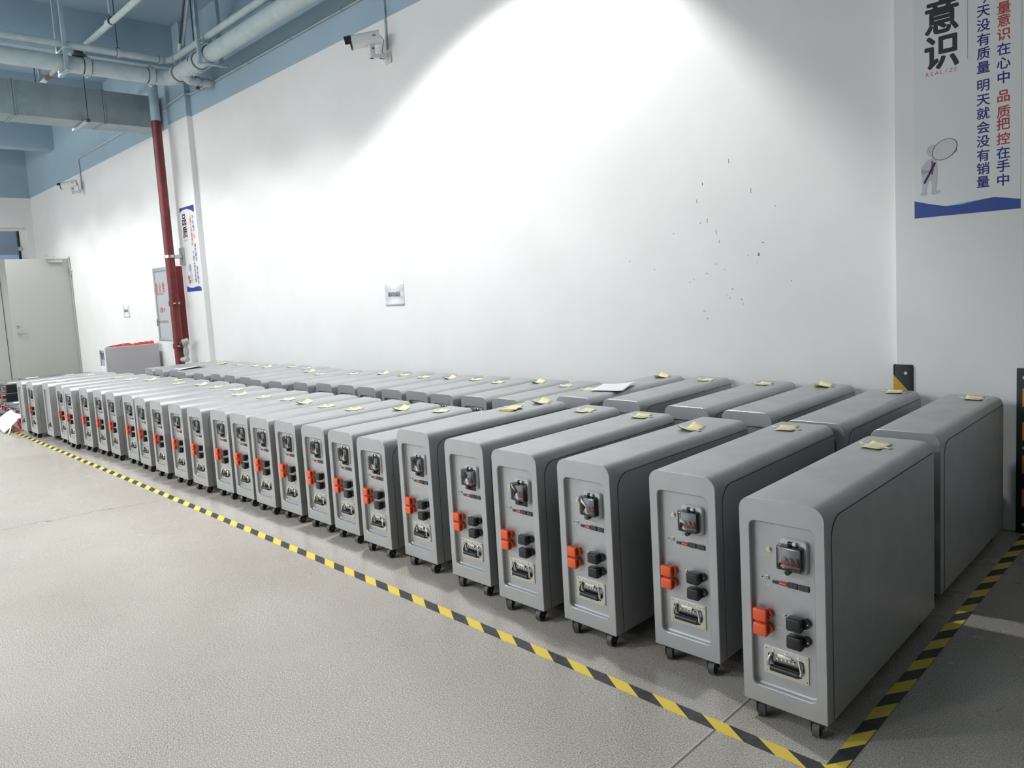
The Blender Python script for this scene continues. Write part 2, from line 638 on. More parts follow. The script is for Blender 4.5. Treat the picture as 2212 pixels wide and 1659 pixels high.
win = tag(empty('window_1', (XE - 0.16, (WY0 + WY1) / 2, WZ0)), kind='structure')
hw = (WY1 - WY0) / 2
hh = WZ1 - WZ0
b = MB()
b.box(-0.03, 0.03, hw - 0.12, hw, 0, hh, 'wall')
b.box(-0.03, 0.03, -hw, -hw + 0.06, 0, hh, 'wall')
b.box(-0.03, 0.03, -hw + 0.06, hw - 0.12, hh - 0.06, hh, 'wall')
b.build('window_frame', win, False)
b = MB()
b.box(-0.02, 0.04, hw - 0.16, hw - 0.12, 0, hh - 0.06, 'black')
b.build('gasket', win, False)
b = MB()
b.box(-0.012, -0.004, -hw + 0.06, hw - 0.16, 0.0, hh - 0.06, 'glass')
b.build('pane', win, False)
b = MB()
b.cyl((0.03, -hw + 0.06, 0.24), (0.03, hw - 0.1, 0.24), 0.007, 'steel', 8)
b.box(0.0, 0.06, hw - 0.17, hw - 0.10, 0.20, 0.29, 'steel', 0.006)
b.build('stay_rod', win)
b = MB()
b.box(XE - 3.0, XE - 2.8, 0.5, 5.6, 2.2, 2.86, 'far2')
b.box(XE - 3.0, XE - 2.8, 0.5, 5.6, 2.86, 5.0, 'far1')
tag(b.build('wall_beyond', smooth=False), kind='structure')
area(XE - 1.4, 3.0, 4.6, 1.2, 1.2, 55, (0.9, 0.95, 1), aim=(XE - 2.8, 3.6, 3.0))  # added fill light for the wall seen through the window

b = MB()
b.box(XE - 0.2, XE + 0.0015, 2.9, 4.13, 0, 2.5, 'door2')
b.box(XE - 0.1, XE + 0.012, 3.655, 3.662, 0, 2.5, 'seam')
b.box(XE - 0.1, XE + 0.02, 2.9, 4.13, 2.5, 2.555, 'door2', 0.004)
tag(b.build('door_2', smooth=False), kind='structure')

b = MB()
b.box(XR, XR + 0.2, YF, YW, 0, ZC, 'wall')
tag(b.build('wall_right', smooth=False), kind='structure')
b = MB()
b.box(XE - 0.25, XR + 0.2, YF - 0.2, YF, 0, ZP, 'wall')
b.box(XE - 0.25, XR + 0.2, YF - 0.2, YF, ZP, ZC, 'blue')
tag(b.build('wall_front', smooth=False), kind='structure')

# slab with its beams running out from the wall (one casting)
b = MB()
b.box(XE - 0.25, XR + 0.2, YF - 0.2, YW + 0.22, ZC, ZC + 0.15, 'blue')
for k in range(-2, 5):
    xf = -10.34 + 3.13 * k
    b.box(xf - 0.30, xf, YF, YW - 0.0005, 4.55, ZC, 'blue')
tag(b.build('ceiling', smooth=False), kind='structure')

# columns half sunk in the wall
for n, (x0, x1) in (('trim_1', (-1.388, -0.762)), ('trim_2', (-10.775, -10.115))):
    b = MB()
    b.box(x0, x1, YC, YW + 0.02, 0, ZP, 'wall', 0.006)
    b.box(x0, x1, YC, YW + 0.02, ZP, ZC, 'blue', 0.006)
    tag(b.build(n, smooth=False), kind='structure')

# steel door standing open at right angles to the wall
DX = -16.42
door = tag(empty('door_1', (DX, 4.40, 0), R(1.0)), kind='structure')
b = MB()
b.box(-0.045, 0, -1.09, 0, 0.012, 2.415, 'door', 0.003)
b.build('door_leaf', door)
b = MB()
b.cyl((0, -1.0, 1.02), (0.012, -1.0, 1.02), 0.03, 'steel', 20)
b.cyl((0.01, -1.0, 1.02), (0.055, -1.0, 1.02), 0.011, 'steel', 12)
b.tube([(0.05, -1.0, 1.02), (0.055, -0.97, 1.02), (0.055, -0.88, 1.02), (0.05, -0.86, 1.015)], 0.011, 'steel', 10)
b.build('door_handle', door)
b = MB()
b.cyl((0, -1.01, 1.145), (0.014, -1.01, 1.145), 0.027, 'steel', 20)
b.cyl((0.012, -1.01, 1.145), (0.018, -1.01, 1.145), 0.012, 'dark', 12)
b.build('lock_cylinder', door)
b = MB()
b.box(0, 0.05, -0.38, -0.13, 2.335, 2.395, 'alu', 0.006)
b.tube([(0.03, -0.24, 2.395), (0.03, -0.24, 2.44), (0.05, -0.42, 2.47), (0.03, -0.43, 2.43)], 0.008, 'alu', 8)
b.build('door_closer', door)
for hz in (0.35, 1.75, 2.05):
    b = MB()
    b.cyl((0.006, 0.004, hz), (0.006, 0.004, hz + 0.11), 0.009, 'steel', 10)
    b.build('hinge', door)
b = MB()
b.box(-0.02, 0.02, -0.012, 0.012, 0.0, 2.45, 'door', 0.002)
b.box(0.0, 0.10, 0.0, 0.014, 2.17, 2.20, 'wall', 0.002)
b.tube([(0.02, -0.005, 2.05), (0.07, 0.0, 2.16), (0.03, -0.005, 2.24)], 0.008, 'alu', 6)
b.build('door_jamb', door)


# ------------------------------------------------------------------ battery cabinets
W2 = 0.1278
ZB = 0.0522


def build_cabinet(name, H, L, up):
    """up: how far the breaker sits above its place on the low model"""
    root = empty(name, (0, 0, 0))
    rt, rb = 0.040, 0.004
    # --- shell
    b = MB()
    rs = (rb, rb, rt, rt)

    def outer(y, i=0.0):
        return b.loop(rrect(-W2 + i, W2 - i, ZB + i, H - i, tuple(max(r - i, 0.001) for r in rs), y, 8))
    rz0, rz1 = 0.106, H - 0.068
    rrs = (0.02, 0.02, 0.02, 0.02)

    def inner(y, i=0.0):
        return b.loop(rrect(-0.0975 + i, 0.0985 - i, rz0 + i, rz1 - i, tuple(r - i for r in rrs), y, 6))
    for (ya, s) in ((0.0, 1), (L, -1)):
        o1, o0 = outer(ya + s * 0.0018), outer(ya, 0.0018)
        b.strip(o0, o1, 'cab')
        i0, i1 = inner(ya), inner(ya + s * 0.0025, 0.0025)
        b.ring(o0, i0, 'cab')
        b.strip(i0, i1, 'cab')
        i2, i3 = inner(ya + s * 0.016, 0.003), inner(ya + s * 0.020, 0.007)
        b.strip(i1, i2, 'cab')
        b.strip(i2, i3, 'cab')
        b._setm([b.bm.faces.new(i3)], 'cab')
        if s == 1:
            first = o1
        else:
            last = o1
    b.strip(first, last, 'cab')
    b.build('shell', root, ang=32)
    # --- side panels
    for sx in (-1, 1):
        b = MB()
        xa = sx * W2
        zt = H - 0.040
        pts = [(0.046, 0.056), (L - 0.002, 0.056), (L - 0.002, zt)]
        for k in range(9):
            a = PI / 2 + (PI / 2) * k / 8
            pts.append((0.046 + 0.062 + 0.062 * math.cos(a), zt - 0.062 + 0.062 * math.sin(a)))
        b.prism([(xa + sx * 0.0003, p[0] - 0.0022, p[1] + (0.0022 if p[1] > 0.1 else 0)) for p in pts], (sx * 0.0002, 0, 0), 'seam')
        b.prism([(xa + sx * 0.0004, p[0], p[1]) for p in pts], (sx * 0.0012, 0, 0), 'cab')
        b.build('side_panel', root, ang=32)
    yp = 0.020   # the recessed plate
    dz = up
    # --- push button
    b = MB()
    zc = 0.537 - 0.037 + dz
    b.cyl((-0.045, yp, zc), (-0.045, yp - 0.004, zc), 0.0082, 'steel', 20)
    b.cyl((-0.045, yp - 0.004, zc), (-0.045, yp - 0.0065, zc), 0.006, 'brass', 16)
    b.build('power_button', root)
    # --- breaker under its flap
    z0 = 0.4785 - 0.037 + dz
    zz = lambda v: v - 0.037 + dz
    b = MB()
    b.loop
    la = b.loop(rrect(-0.006, 0.075, zz(0.484), zz(0.584), (0.012,) * 4, yp, 5))
    lb = b.loop(rrect(-0.006, 0.075, zz(0.484), zz(0.584), (0.012,) * 4, yp - 0.008, 5))
    lc = b.loop(rrect(-0.003, 0.072, zz(0.487), zz(0.581), (0.010,) * 4, yp - 0.013, 5))
    b.strip(la, lb, 'white_pl')
    b.strip(lb, lc, 'white_pl')
    b._setm([b.bm.faces.new(lc)], 'white_pl')
    br = b.build('breaker_box', root)
    b = MB()
    b.box(0.004, 0.062, yp - 0.026, yp - 0.013, zz(0.502), zz(0.566), 'grey_pl', 0.002)
    b.build('breaker', br)
    b = MB()
    b.box(0.006, 0.060, yp - 0.033, yp - 0.026, zz(0.512), zz(0.528), 'redswitch', 0.002)
    for xx in (0.012, 0.030, 0.048):
        b.box(xx, xx + 0.007, yp - 0.034, yp - 0.026, zz(0.524), zz(0.536), 'grey_pl', 0.001)
    b.build('breaker_switch', br)
    # clear flap: a thin open-backed box
    b = MB()
    o = [b.loop(rrect(-0.005 + i, 0.066 - i, zz(0.498) + i, zz(0.569) - i, (0.006 - i * 0.5,) * 4, y, 4)) for (y, i) in ((yp - 0.0135, 0.0), (yp - 0.036, 0.001), (yp - 0.040, 0.006))]
    b.strip(o[0], o[1], 'clear')
    b.strip(o[1], o[2], 'clear')
    b._setm([b.bm.faces.new(o[2])], 'clear')
    q = [b.loop(rrect(-0.0035 + i, 0.0645 - i, zz(0.4995) + i, zz(0.5675) - i, (0.005 - i * 0.5,) * 4, y, 4)) for (y, i) in ((yp - 0.0135, 0.0), (yp - 0.035, 0.001), (yp - 0.0388, 0.0055))]
    b.strip(q[1], q[0], 'clear')
    b.strip(q[2], q[1], 'clear')
    b._setm([b.bm.faces.new(q[2][::-1])], 'clear')
    b.strip(o[0], q[0], 'clear')
    b.box(-0.003, 0.064, yp - 0.016, yp - 0.0145, zz(0.474), zz(0.499), 'clear')
    # smoky edge of the flap
    b.tube([(-0.0045, yp - 0.0375, zz(0.4995)), (0.0655, yp - 0.0375, zz(0.4995)), (0.0655, yp - 0.0375, zz(0.568)), (-0.0045, yp - 0.0375, zz(0.568)), (-0.0045, yp - 0.0375, zz(0.4995))], 0.0009, 'dark', 6)
    b.tube([(-0.0045, yp - 0.0375, zz(0.568)), (-0.0045, yp - 0.016, zz(0.569))], 0.0008, 'dark', 6)
    b.tube([(0.0655, yp - 0.0375, zz(0.568)), (0.0655, yp - 0.016, zz(0.569))], 0.0008, 'dark', 6)
    b.tube([(0.0655, yp - 0.0375, zz(0.4995)), (0.0655, yp - 0.016, zz(0.4985))], 0.0008, 'dark', 6)
    b.build('breaker_cover', br)
    b = MB()
    b.cyl((0.021, yp - 0.014, zz(0.487)), (0.021, yp - 0.027, zz(0.487)), 0.0075, 'black', 16)
    b.build('cover_knob', br)
    b = MB()
    b.cyl((0.022, yp - 0.018, zz(0.5745)), (0.036, yp - 0.018, zz(0.5745)), 0.006, 'black', 12)
    b.cyl((0.036, yp - 0.018, zz(0.5745)), (0.046, yp - 0.018, zz(0.5745)), 0.0065, 'white_pl', 12)
    b.build('cover_hinge', br)
    # --- row of sockets
    zr = 0.4415 - 0.030 * (1 - dz / 0.037 if dz < 0.037 else 0)
    b = MB()
    b.cyl((-0.067, yp, zr + 0.006), (-0.067, yp - 0.0006, zr + 0.006), 0.0022, 'black', 12)
    b.build('reset_hole', root)
    b = MB()
    b.box(-0.0565, -0.0450, yp - 0.003, yp + 0.001, zr + 0.002, zr + 0.0145, 'steel', 0.001)
    b.box(-0.0545, -0.0470, yp - 0.0035, yp, zr + 0.004, zr + 0.0125, 'dark')
    b.box(-0.0530, -0.0485, yp - 0.004, yp, zr + 0.006, zr + 0.0105, 'white_pl')
    b.build('usb_socket', root)
    b = MB()
    b.box(-0.0355, -0.0185, yp - 0.004, yp + 0.001, zr - 0.006, zr + 0.004, 'green', 0.001)
    for k in range(4):
        b.box(-0.0340 + k * 0.004, -0.0315 + k * 0.004, yp - 0.0044, yp, zr - 0.003, zr + 0.003, 'black')
    b.build('dry_contact_terminal', root)
    b = MB()
    b.box(-0.0150, 0.0085, yp - 0.003, yp + 0.001, zr - 0.007, zr + 0.0055, 'reddip', 0.0006)
    for k in range(8):
        b.box(-0.0128 + k * 0.0026, -0.0115 + k * 0.0026, yp - 0.0034, yp, zr - 0.002, zr + 0.0005, 'print')
    b.build('address_switch', root)
    for x0 in (0.0112, 0.0443):
        b = MB()
        b.box(x0, x0 + 0.030, yp - 0.003, yp + 0.001, zr - 0.0085, zr + 0.0085, 'black', 0.0008)
        b.box(x0 + 0.004, x0 + 0.0145, yp - 0.0034, yp, zr - 0.006, zr + 0.006, 'dark')
        b.box(x0 + 0.0165, x0 + 0.0265, yp - 0.0034, yp, zr - 0.006, zr + 0.006, 'dark')
        b.build('network_socket', root)
    # --- big plugs under their caps
    for zc in (0.337, 0.292):
        zc = zc - (0.006 if up < 0.03 else 0)
        b = MB()
        x0, x1, za, zb_, ya = -0.0868, -0.0430, zc - 0.0195, zc + 0.0195, yp - 0.034
        b.box(x0, x1, ya, yp - 0.010, za, zb_, 'orange', 0.006, 3)
        b.box(x1 - 0.008, x1 + 0.0006, ya + 0.005, yp - 0.014, za + 0.008, zb_ - 0.005, 'orange2', 0.002)  # darker orange block paints the shade of the cap's hollow side
        b.cyl((x1 - 0.006, yp, zc + 0.002), (x1 - 0.006, yp - 0.016, zc + 0.002), 0.0155, 'orange', 20)
        b.cyl((x1 + 0.005, yp - 0.0165, zc + 0.003), (x1 + 0.005, yp - 0.018, zc + 0.003), 0.002, 'dark', 10)
        b.build('orange_plug_cap', root)
    for zc in (0.3345, 0.2770):
        zc = zc - (0.006 if up < 0.03 else 0) + (0.003 if zc < 0.3 else 0)
        b = MB()
        b.box(0.0165, 0.0610, yp - 0.036, yp - 0.006, zc - 0.019, zc + 0.020, 'black', 0.005, 3)
        b.cyl((0.0625, yp, zc + 0.004), (0.0625, yp - 0.012, zc + 0.004), 0.0155, 'black', 20)
        b.cyl((0.071, yp - 0.012, zc + 0.004), (0.071, yp - 0.0135, zc + 0.004), 0.0022, 'steel', 10)
        b.build('black_plug_cap', root)
    zg = 0.344 - (0.006 if up < 0.03 else 0)
    b = MB()
    b.cyl((0.0004, yp, zg), (0.0004, yp - 0.005, zg), 0.0045, 'brass', 6)
    b.cyl((0.0004, yp - 0.005, zg), (0.0004, yp - 0.008, zg), 0.0026, 'steel', 10)
    b.build('grounding_screw', root)
    # --- recessed carry handles, front and back
    for (face, yy, s) in (('front', yp, -1), ('back', L - yp, 1)):
        b = MB()
        dzh = -0.012 if up < 0.03 else 0.0
        zl, zh = 0.148 + dzh, 0.2325 + dzh
        oa = b.loop(rrect(-0.068, 0.0685, zl, zh, (0.003,) * 4, yy, 3))
        ob = b.loop(rrect(-0.068, 0.0685, zl, zh, (0.003,) * 4, yy + s * 0.004, 3))
        ia = b.loop([(-0.054, yy + s * 0.004, zh - 0.018), (-0.056, yy + s * 0.004, zl + 0.03), (-0.046, yy + s * 0.004, zl + 0.014), (0.046, yy + s * 0.004, zl + 0.014), (0.058, yy + s * 0.004, zl + 0.030), (0.054, yy + s * 0.004, zh - 0.018)])
        ib = b.loop([(-0.054, yy + s * 0.0004, zh - 0.018), (-0.056, yy + s * 0.0004, zl + 0.03), (-0.046, yy + s * 0.0004, zl + 0.014), (0.046, yy + s * 0.0004, zl + 0.014), (0.058, yy + s * 0.0004, zl + 0.030), (0.054, yy + s * 0.0004, zh - 0.018)])
        b.strip(oa, ob, 'chrome')
        b.ring(ob, ia, 'steel')
        b.strip(ia, ib, 'chrome')
        b._setm([b.bm.faces.new(ib)], 'chromedark')  # darkened chrome paints in the shade of a deeper pocket
        for (sx_, sz_) in ((-0.061, zh - 0.006), (0.061, zh - 0.006), (-0.061, zl + 0.007), (0.061, zl + 0.007), (-0.038, zh - 0.008), (0.0, zh - 0.008), (0.038, zh - 0.008)):
            b.cyl((sx_, yy + s * 0.004, sz_), (sx_, yy + s * 0.0062, sz_), 0.0032, 'brass' if abs(sx_) > 0.05 else 'chrome', 10)
        b.box(-0.024, 0.020, min(yy + s * 0.004, yy + s * 0.008), max(yy + s * 0.004, yy + s * 0.008), zh - 0.026, zh - 0.014, 'chrome', 0.002)
        for kx in (-0.026, -0.012, 0.0, 0.012, 0.024):
            b.cyl((kx, yy, zh - 0.029), (kx, yy + s * 0.006, zh - 0.029), 0.0028, 'chrome', 8)
        hd = b.build('carry_handle' if s == -1 else 'back_handle', root)
        for sgn in (-1, 1):
            b = MB()
            b.tube([(sgn * 0.040, yy + s * 0.005, zh - 0.018), (sgn * 0.046, yy + s * 0.010, zh - 0.026), (sgn * 0.050, yy + s * 0.013, zl + 0.042), (sgn * 0.050, yy + s * 0.014, zl + 0.032), (sgn * 0.040, yy + s * 0.014, zl + 0.027)], 0.0042, 'chrome', 8)
            b.build('handle_arm', hd)
        b = MB()
        b.cyl((-0.041, yy + s * 0.014, zl + 0.027), (0.043, yy + s * 0.014, zl + 0.027), 0.0098, 'black', 14)
        b.build('grip', hd)
    # --- name plate on the back
    b = MB()
    b.box(-0.08, -0.035, L - yp - 0.0005, L - yp + 0.0015, rz1 - 0.24, rz1 - 0.03, 'paper', 0.0005)
    b.build('rating_label', root)
    # --- printing
    it = []
    zlb = zz(0.518)
    it.append(('BAT/SW', -0.045, zlb, 0.0085, yp - 0.0004, 1))
    it.append(('RESET', -0.067, zr - 0.001, 0.0055, yp - 0.0004, 1))
    for s_, xx, wd in (('USB', -0.051, 1), ('DRY', -0.027, 1), ('ADDR', -0.003, 1), ('RS485-1/CAN', 0.0265, 0.85), ('RS485-2', 0.0595, 0.9)):
        it.append((s_, xx, zr - 0.0165, 0.0075, yp - 0.0004, wd))
    it.append(('BAT+', -0.0195, zg + 0.001, 0.0085, yp - 0.0004, 1))
    it.append(('BAT+', -0.0195, zg - 0.044, 0.0085, yp - 0.0004, 1))
    text_mesh('printed_lettering', it, root, 'print')
    b = MB()
    b.tube([(0.0006 + 0.0055 * math.cos(a * PI / 8), yp - 0.0004, zg - 0.013 + 0.0055 * math.sin(a * PI / 8)) for a in range(17)], 0.0005, 'print', 4)
    for k, wd in enumerate((0.0035, 0.0022, 0.001)):
        b.box(0.0006 - wd, 0.0006 + wd, yp - 0.0008, yp, zg - 0.0135 - k * 0.0016, zg - 0.0129 - k * 0.0016, 'print')
    b.box(0.0003, 0.0009, yp - 0.0008, yp, zg - 0.0131, zg - 0.009, 'print')
    b.build('earth_symbol', root)
    # --- swivel castors
    for (cx, cy, rot) in ((-0.085, 0.026, 0.5), (0.088, 0.026, 0.15), (-0.085, L - 0.07, -0.4), (0.088, L - 0.07, 0.3)):
        b = MB()
        b.box(cx - 0.022, cx + 0.022, cy - 0.022, cy + 0.022, ZB - 0.004, ZB + 0.002, 'black')
        mx = Matrix.Translation((cx, cy, 0)) @ Matrix.Rotation(rot, 4, 'Z')
        for sg in (-1, 1):
            b.box(sg * 0.0135 - 0.0012, sg * 0.0135 + 0.0012, -0.022, 0.016, 0.018, ZB - 0.003, 'black', mx=mx)
        b.box(-0.0145, 0.0145, -0.020, 0.016, ZB - 0.010, ZB - 0.003, 'black', mx=mx)
        ca = b.build('castor', root)
        b = MB()
        p = mx @ Vector((-0.010, -0.006, 0.0245))
        q_ = mx @ Vector((0.010, -0.006, 0.0245))
        b.cyl(p, q_, 0.0245, 'wheelgrey', 20)
        b.cyl(mx @ Vector((-0.0108, -0.006, 0.0245)), mx @ Vector((0.0108, -0.006, 0.0245)), 0.019, 'rubber', 16)
        b.cyl(mx @ Vector((-0.0155, -0.006, 0.0245)), mx @ Vector((0.0155, -0.006, 0.0245)), 0.003, 'steel', 8)
        b.build('wheel', ca)
        if cy < 0.1 and cx > 0:
            b = MB()
            b.box(-0.014, 0.014, 0.012, 0.036, 0.040, 0.046, 'pvred', 0.002, mx=mx)
            b.build('brake_pedal', ca)
    return root


FRONT = [(-9.804, 1.969, 0.07), (-9.48, 1.999, 1.35), (-9.084, 2.062, 0.05), (-8.67, 2.09, 0.0), (-8.287, 2.067, 0.88), (-7.944, 2.119, 1.5), (-7.578, 2.14, 0.92), (-7.251, 2.151, -0.47), (-6.847, 2.17, 0.88), (-6.504, 2.154, -0.55), (-6.104, 2.139, -0.09), (-5.736, 2.147, 0.35), (-5.386, 2.151, 0.74), (-5.049, 2.183, 1.35), (-4.759, 2.192, 0.24), (-4.453, 2.186, 0.35), (-4.155, 2.202, -0.3), (-3.842, 2.21, -0.12), (-3.54, 2.204, -0.86), (-3.212, 2.177, -0.42), (-2.863, 2.188, -0.6), (-2.467, 2.161, 0.22), (-2.118, 2.121, -0.02), (-1.767, 2.132, -1.15), (-1.38, 2.185, 0.54), (-0.975, 2.062, 0.38)]
BACK = [(-9.44, 3.272, 0.06), (-9.165, 3.292, 0.25), (-8.754, 3.312, -0.25), (-8.385, 3.256, 0.01), (-7.997, 3.287, 0.47), (-7.691, 3.338, 0.48), (-7.345, 3.335, -0.45), (-6.972, 3.326, -0.35), (-6.635, 3.261, -0.54), (-6.281, 3.278, -0.07), (-5.932, 3.337, -0.56), (-5.629, 3.386, -0.05), (-5.317, 3.408, 0.18), (-5.014, 3.403, -0.27), (-4.68, 3.404, 0.21), (-4.386, 3.419, 0.11), (-4.088, 3.41, -0.57), (-3.773, 3.43, 0.07), (-3.482, 3.447, -0.29), (-3.205, 3.43, -0.1), (-2.813, 3.341, -0.26), (-2.485, 3.364, 0.23), (-2.055, 3.33, -0.07), (-1.733, 3.336, -0.41), (-1.367, 3.237, 0.05), (-0.997, 3.205, 0.34)]
H_TALL, L_TALL = 0.695, 1.0
H_LOW, L_LOW = 0.622, 0.885
ORD = ['', 'first', 'second', 'third', 'fourth', 'fifth', 'sixth', 'seventh', 'eighth', 'ninth', 'tenth', 'eleventh', 'twelfth', 'thirteenth', 'fourteenth', 'fifteenth', 'sixteenth',
       'seventeenth', 'eighteenth', 'nineteenth', 'twentieth', 'twenty-first', 'twenty-second', 'twenty-third', 'twenty-fourth', 'twenty-fifth', 'twenty-sixth']


def where(row, i):
    """i: 0 = far left ... 25 = nearest, as words"""
    n = 26 - i
    if n == 1:
        return 'nearest cabinet of the %s row' % row
    if n == 26:
        return 'farthest cabinet of the %s row' % row
    if n <= 13:
        return '%s cabinet from the near end of the %s row' % (ORD[n], row)
    return '%s cabinet from the far end of the %s row' % (ORD[27 - n], row)


tall = build_cabinet('battery_cabinet', H_TALL, L_TALL, 0.037)
low = build_cabinet('battery_cabinet', H_LOW, L_LOW, 0.0)
used = {'t': False, 'l': False}
for row, lst in (('front', FRONT), ('back', BACK)):
    for i, (x, y, t) in enumerate(lst):
        is_tall = i >= 20
        src, key = (tall, 't') if is_tall else (low, 'l')
        rz = R(t)
        loc = (x, y, 0)
        turned = row == 'front' and i in (0, 2)
        if turned:
            loc = (x, y + L_LOW, 0)
            rz += PI
        if not used[key] and not turned:
            used[key] = True
            o = src
            o.location = loc
            o.rotation_euler = (0, 0, rz)
        else:
            o = copy_tree(src, loc, rz)
        n = 26 - i
        size = 'taller' if is_tall else 'lower'
        if turned:
            lab = 'battery cabinet turned back to front, ' + where(row, i)
        elif row == 'front' and n == 1:
            lab = 'grey wheeled battery cabinet nearest the corner of the striped floor tape'
        elif row == 'back' and n == 1:
            lab = 'grey wheeled battery cabinet beside the right column, nearest of the back row'
        else:
            lab = '%s grey battery cabinet, %s' % (size, where(row, i))
        tag(o, lab, 'battery cabinet', 'grey battery cabinets in the %s row' % row)

# ------------------------------------------------------------------ paper notes taped on the cabinet tops
def build_note(curl, seed, mname='note', mname2='tapew'):
    rnd = random.Random(seed)
    root = empty('paper_note', (0, 0, 0))
    b = MB()
    nx, ny = 4, 6
    g = []
    for i in range(nx + 1):
        rowv = []
        for j in range(ny + 1):
            u, v = i / nx - 0.5, j / ny - 0.5
            z = 0.0012 + curl * (max(0, abs(v) - 0.12) ** 1.6) * (1 + 0.5 * math.sin(3 * u + seed)) + 0.0007 * math.sin(5 * u + 7 * v + seed)
            rowv.append(b.bm.verts.new((u * 0.074, v * 0.112, z)))
        g.append(rowv)
    fs = []
    for i in range(nx):
        for j in range(ny):
            fs.append(b.bm.faces.new((g[i][j], g[i + 1][j], g[i + 1][j + 1], g[i][j + 1])))
    b._setm(fs, mname)
    o = b.build('sheet', root, ang=80)
    md = o.modifiers.new('thickness', 'SOLIDIFY')
    md.thickness = 0.0004
    b = MB()
    a = rnd.uniform(-0.25, 0.25)
    hx, hy = 0.062, 0.008
    ca, sa = math.cos(a), math.sin(a)
    prev = None
    fs = []
    for k in range(9):
        u = -1 + 2 * k / 8
        z = 0.0030 + (0.006 * (abs(u) - 0.8) * 5 if abs(u) > 0.8 else 0) * (1 if u < 0 else 0.3)
        z = z if abs(u * hx) < 0.04 else max(0.001, z - 0.0018 * (1 if u > 0 else 0.3))
        p = [b.bm.verts.new((u * hx * ca - s * hy * sa, u * hx * sa + s * hy * ca, z)) for s in (-1, 1)]
        if prev:
            fs.append(b.bm.faces.new((prev[0], p[0], p[1], prev[1])))
        prev = p
    b._setm(fs, mname2)
    o = b.build('tape_strip', root, ang=80)
    md = o.modifiers.new('thickness', 'SOLIDIFY')
    md.thickness = 0.0003
    return root


protos = [build_note(c, s) for c, s in ((0.015, 1), (0.03, 4), (0.07, 9))]
pused = [False] * 3
NOTES_F = {25: (-0.02, 0.83), 24: (-0.02, 0.86), 23: (0.03, 0.715), 22: (0.02, 0.88), 21: (0.02, 0.84), 20: (0.03, 0.905), 18: (0.03, 0.715), 17: (0.03, 0.63), 16: (0.03, 0.49), 15: (0.03, 0.485),
           14: (0.03, 0.485), 13: (0.025, 0.53), 12: (0.03, 0.54), 11: (0.03, 0.51), 10: (0.03, 0.67), 9: (0.03, 0.65), 8: (0.03, 0.64), 7: (0.03, 0.62), 6: (0.03, 0.735), 5: (0.03, 0.63), 4: (0.02, 0.61), 3: (-0.02, 0.58),
           2: (0.02, 0.14), 1: (0.0, 0.62)}
NOTES_B = {0: (-0.01, 0.73), 1: (-0.04, 0.765), 3: (-0.03, 0.695), 4: (-0.03, 0.67), 5: (0.0, 0.59), 6: (-0.02, 0.715), 7: (-0.04, 0.70), 8: (-0.02, 0.59), 9: (-0.04, 0.49), 10: (-0.03, 0.575), 11: (-0.02, 0.64), 12: (-0.03, 0.63),
           13: (-0.01, 0.60), 14: (-0.04, 0.635), 15: (-0.04, 0.645), 16: (-0.03, 0.60), 17: (-0.03, 0.695), 18: (0.0, 0.62), 19: (0.0, 0.55), 20: (0.02, 0.905), 21: (0.03, 0.855), 22: (0.0, 0.855), 23: (0.01, 0.88), 24: (0.03, 0.92), 25: (0.03, 0.885)}
for row, lst, nd in (('front', FRONT, NOTES_F), ('back', BACK, NOTES_B)):
    for i, (dx, dy) in sorted(nd.items()):
        x, y, t = lst[i]
        z = H_TALL if i >= 20 else H_LOW
        k = (i * 7 + (3 if row == 'back' else 0)) % 3
        rz = R(t) + random.uniform(-0.25, 0.25)
        loc = (x + dx, y + dy, z)
        if pused[k]:
            o = copy_tree(protos[k], loc, rz)
        else:
            pused[k] = True
            o = protos[k]
            o.location = loc
            o.rotation_euler = (0, 0, rz)
        tag(o, 'yellow note on the ' + where(row, i), 'paper note', 'yellow notes taped on the %s row' % row)
# two bundles of brighter notes
for (row, i, dx, dy, lab) in (('front', 20, 0.02, 0.665, 'thick bundle of yellow notes on the sixth cabinet of the front row'),
                              ('back', 2, -0.06, 0.60, 'curled bright yellow note behind the white sheet at the far end of the back row')):
    x, y, t = (FRONT if row == 'front' else BACK)[i]
    root = empty('note_bundle', (x + dx, y + dy, H_TALL if i >= 20 else H_LOW), R(8))
    b = MB()
    for k in range(3):
        mx = Matrix.Translation((0.004 * k, 0.006 * k, 0.0015 + 0.0030 * k)) @ Matrix.Rotation(0.06 * k, 4, 'Z') @ Matrix.Rotation(0.03 * k, 4, 'X')
        b.box(-0.036, 0.036, -0.055, 0.055, 0, 0.0025, 'noteb' if k < 2 else 'note', mx=mx)
    b.build('sheet', root)
    for s_ in (-1, 1):
        b = MB()
        b.box(-0.065, 0.065, s_ * 0.028 - 0.008, s_ * 0.028 + 0.008, 0.0100, 0.0104, 'tapew')
        b.build('tape_strip', root)
    tag(root, lab, 'paper note')


def paper_sheet(name, x, y, z, rz, lab, writing=True, sx=0.21, sy=0.297, lift=0.03):
    root = empty(name, (x, y, z), rz)
    b = MB()
    n = 8
    g = []
    for i in range(n + 1):
        g.append([])
        for j in range(n + 1):
            u, v = i / n - 0.5, j / n - 0.5
            zz_ = 0.004 + lift * max(0, u + v * 0.4 - 0.05) ** 1.5 + 0.004 * (math.sin(4 * v + 1) * math.sin(3 * u) + 1) * 0.5
            g[i].append(b.bm.verts.new((u * sx, v * sy, zz_)))
    fs = [b.bm.faces.new((g[i][j], g[i + 1][j], g[i + 1][j + 1], g[i][j + 1])) for i in range(n) for j in range(n)]
    b._setm(fs, 'paper')
    o = b.build('sheet', root, ang=80)
    md = o.modifiers.new('thickness', 'SOLIDIFY')
    md.thickness = 0.0004
    tag(root, lab, 'paper sheet')
    return root


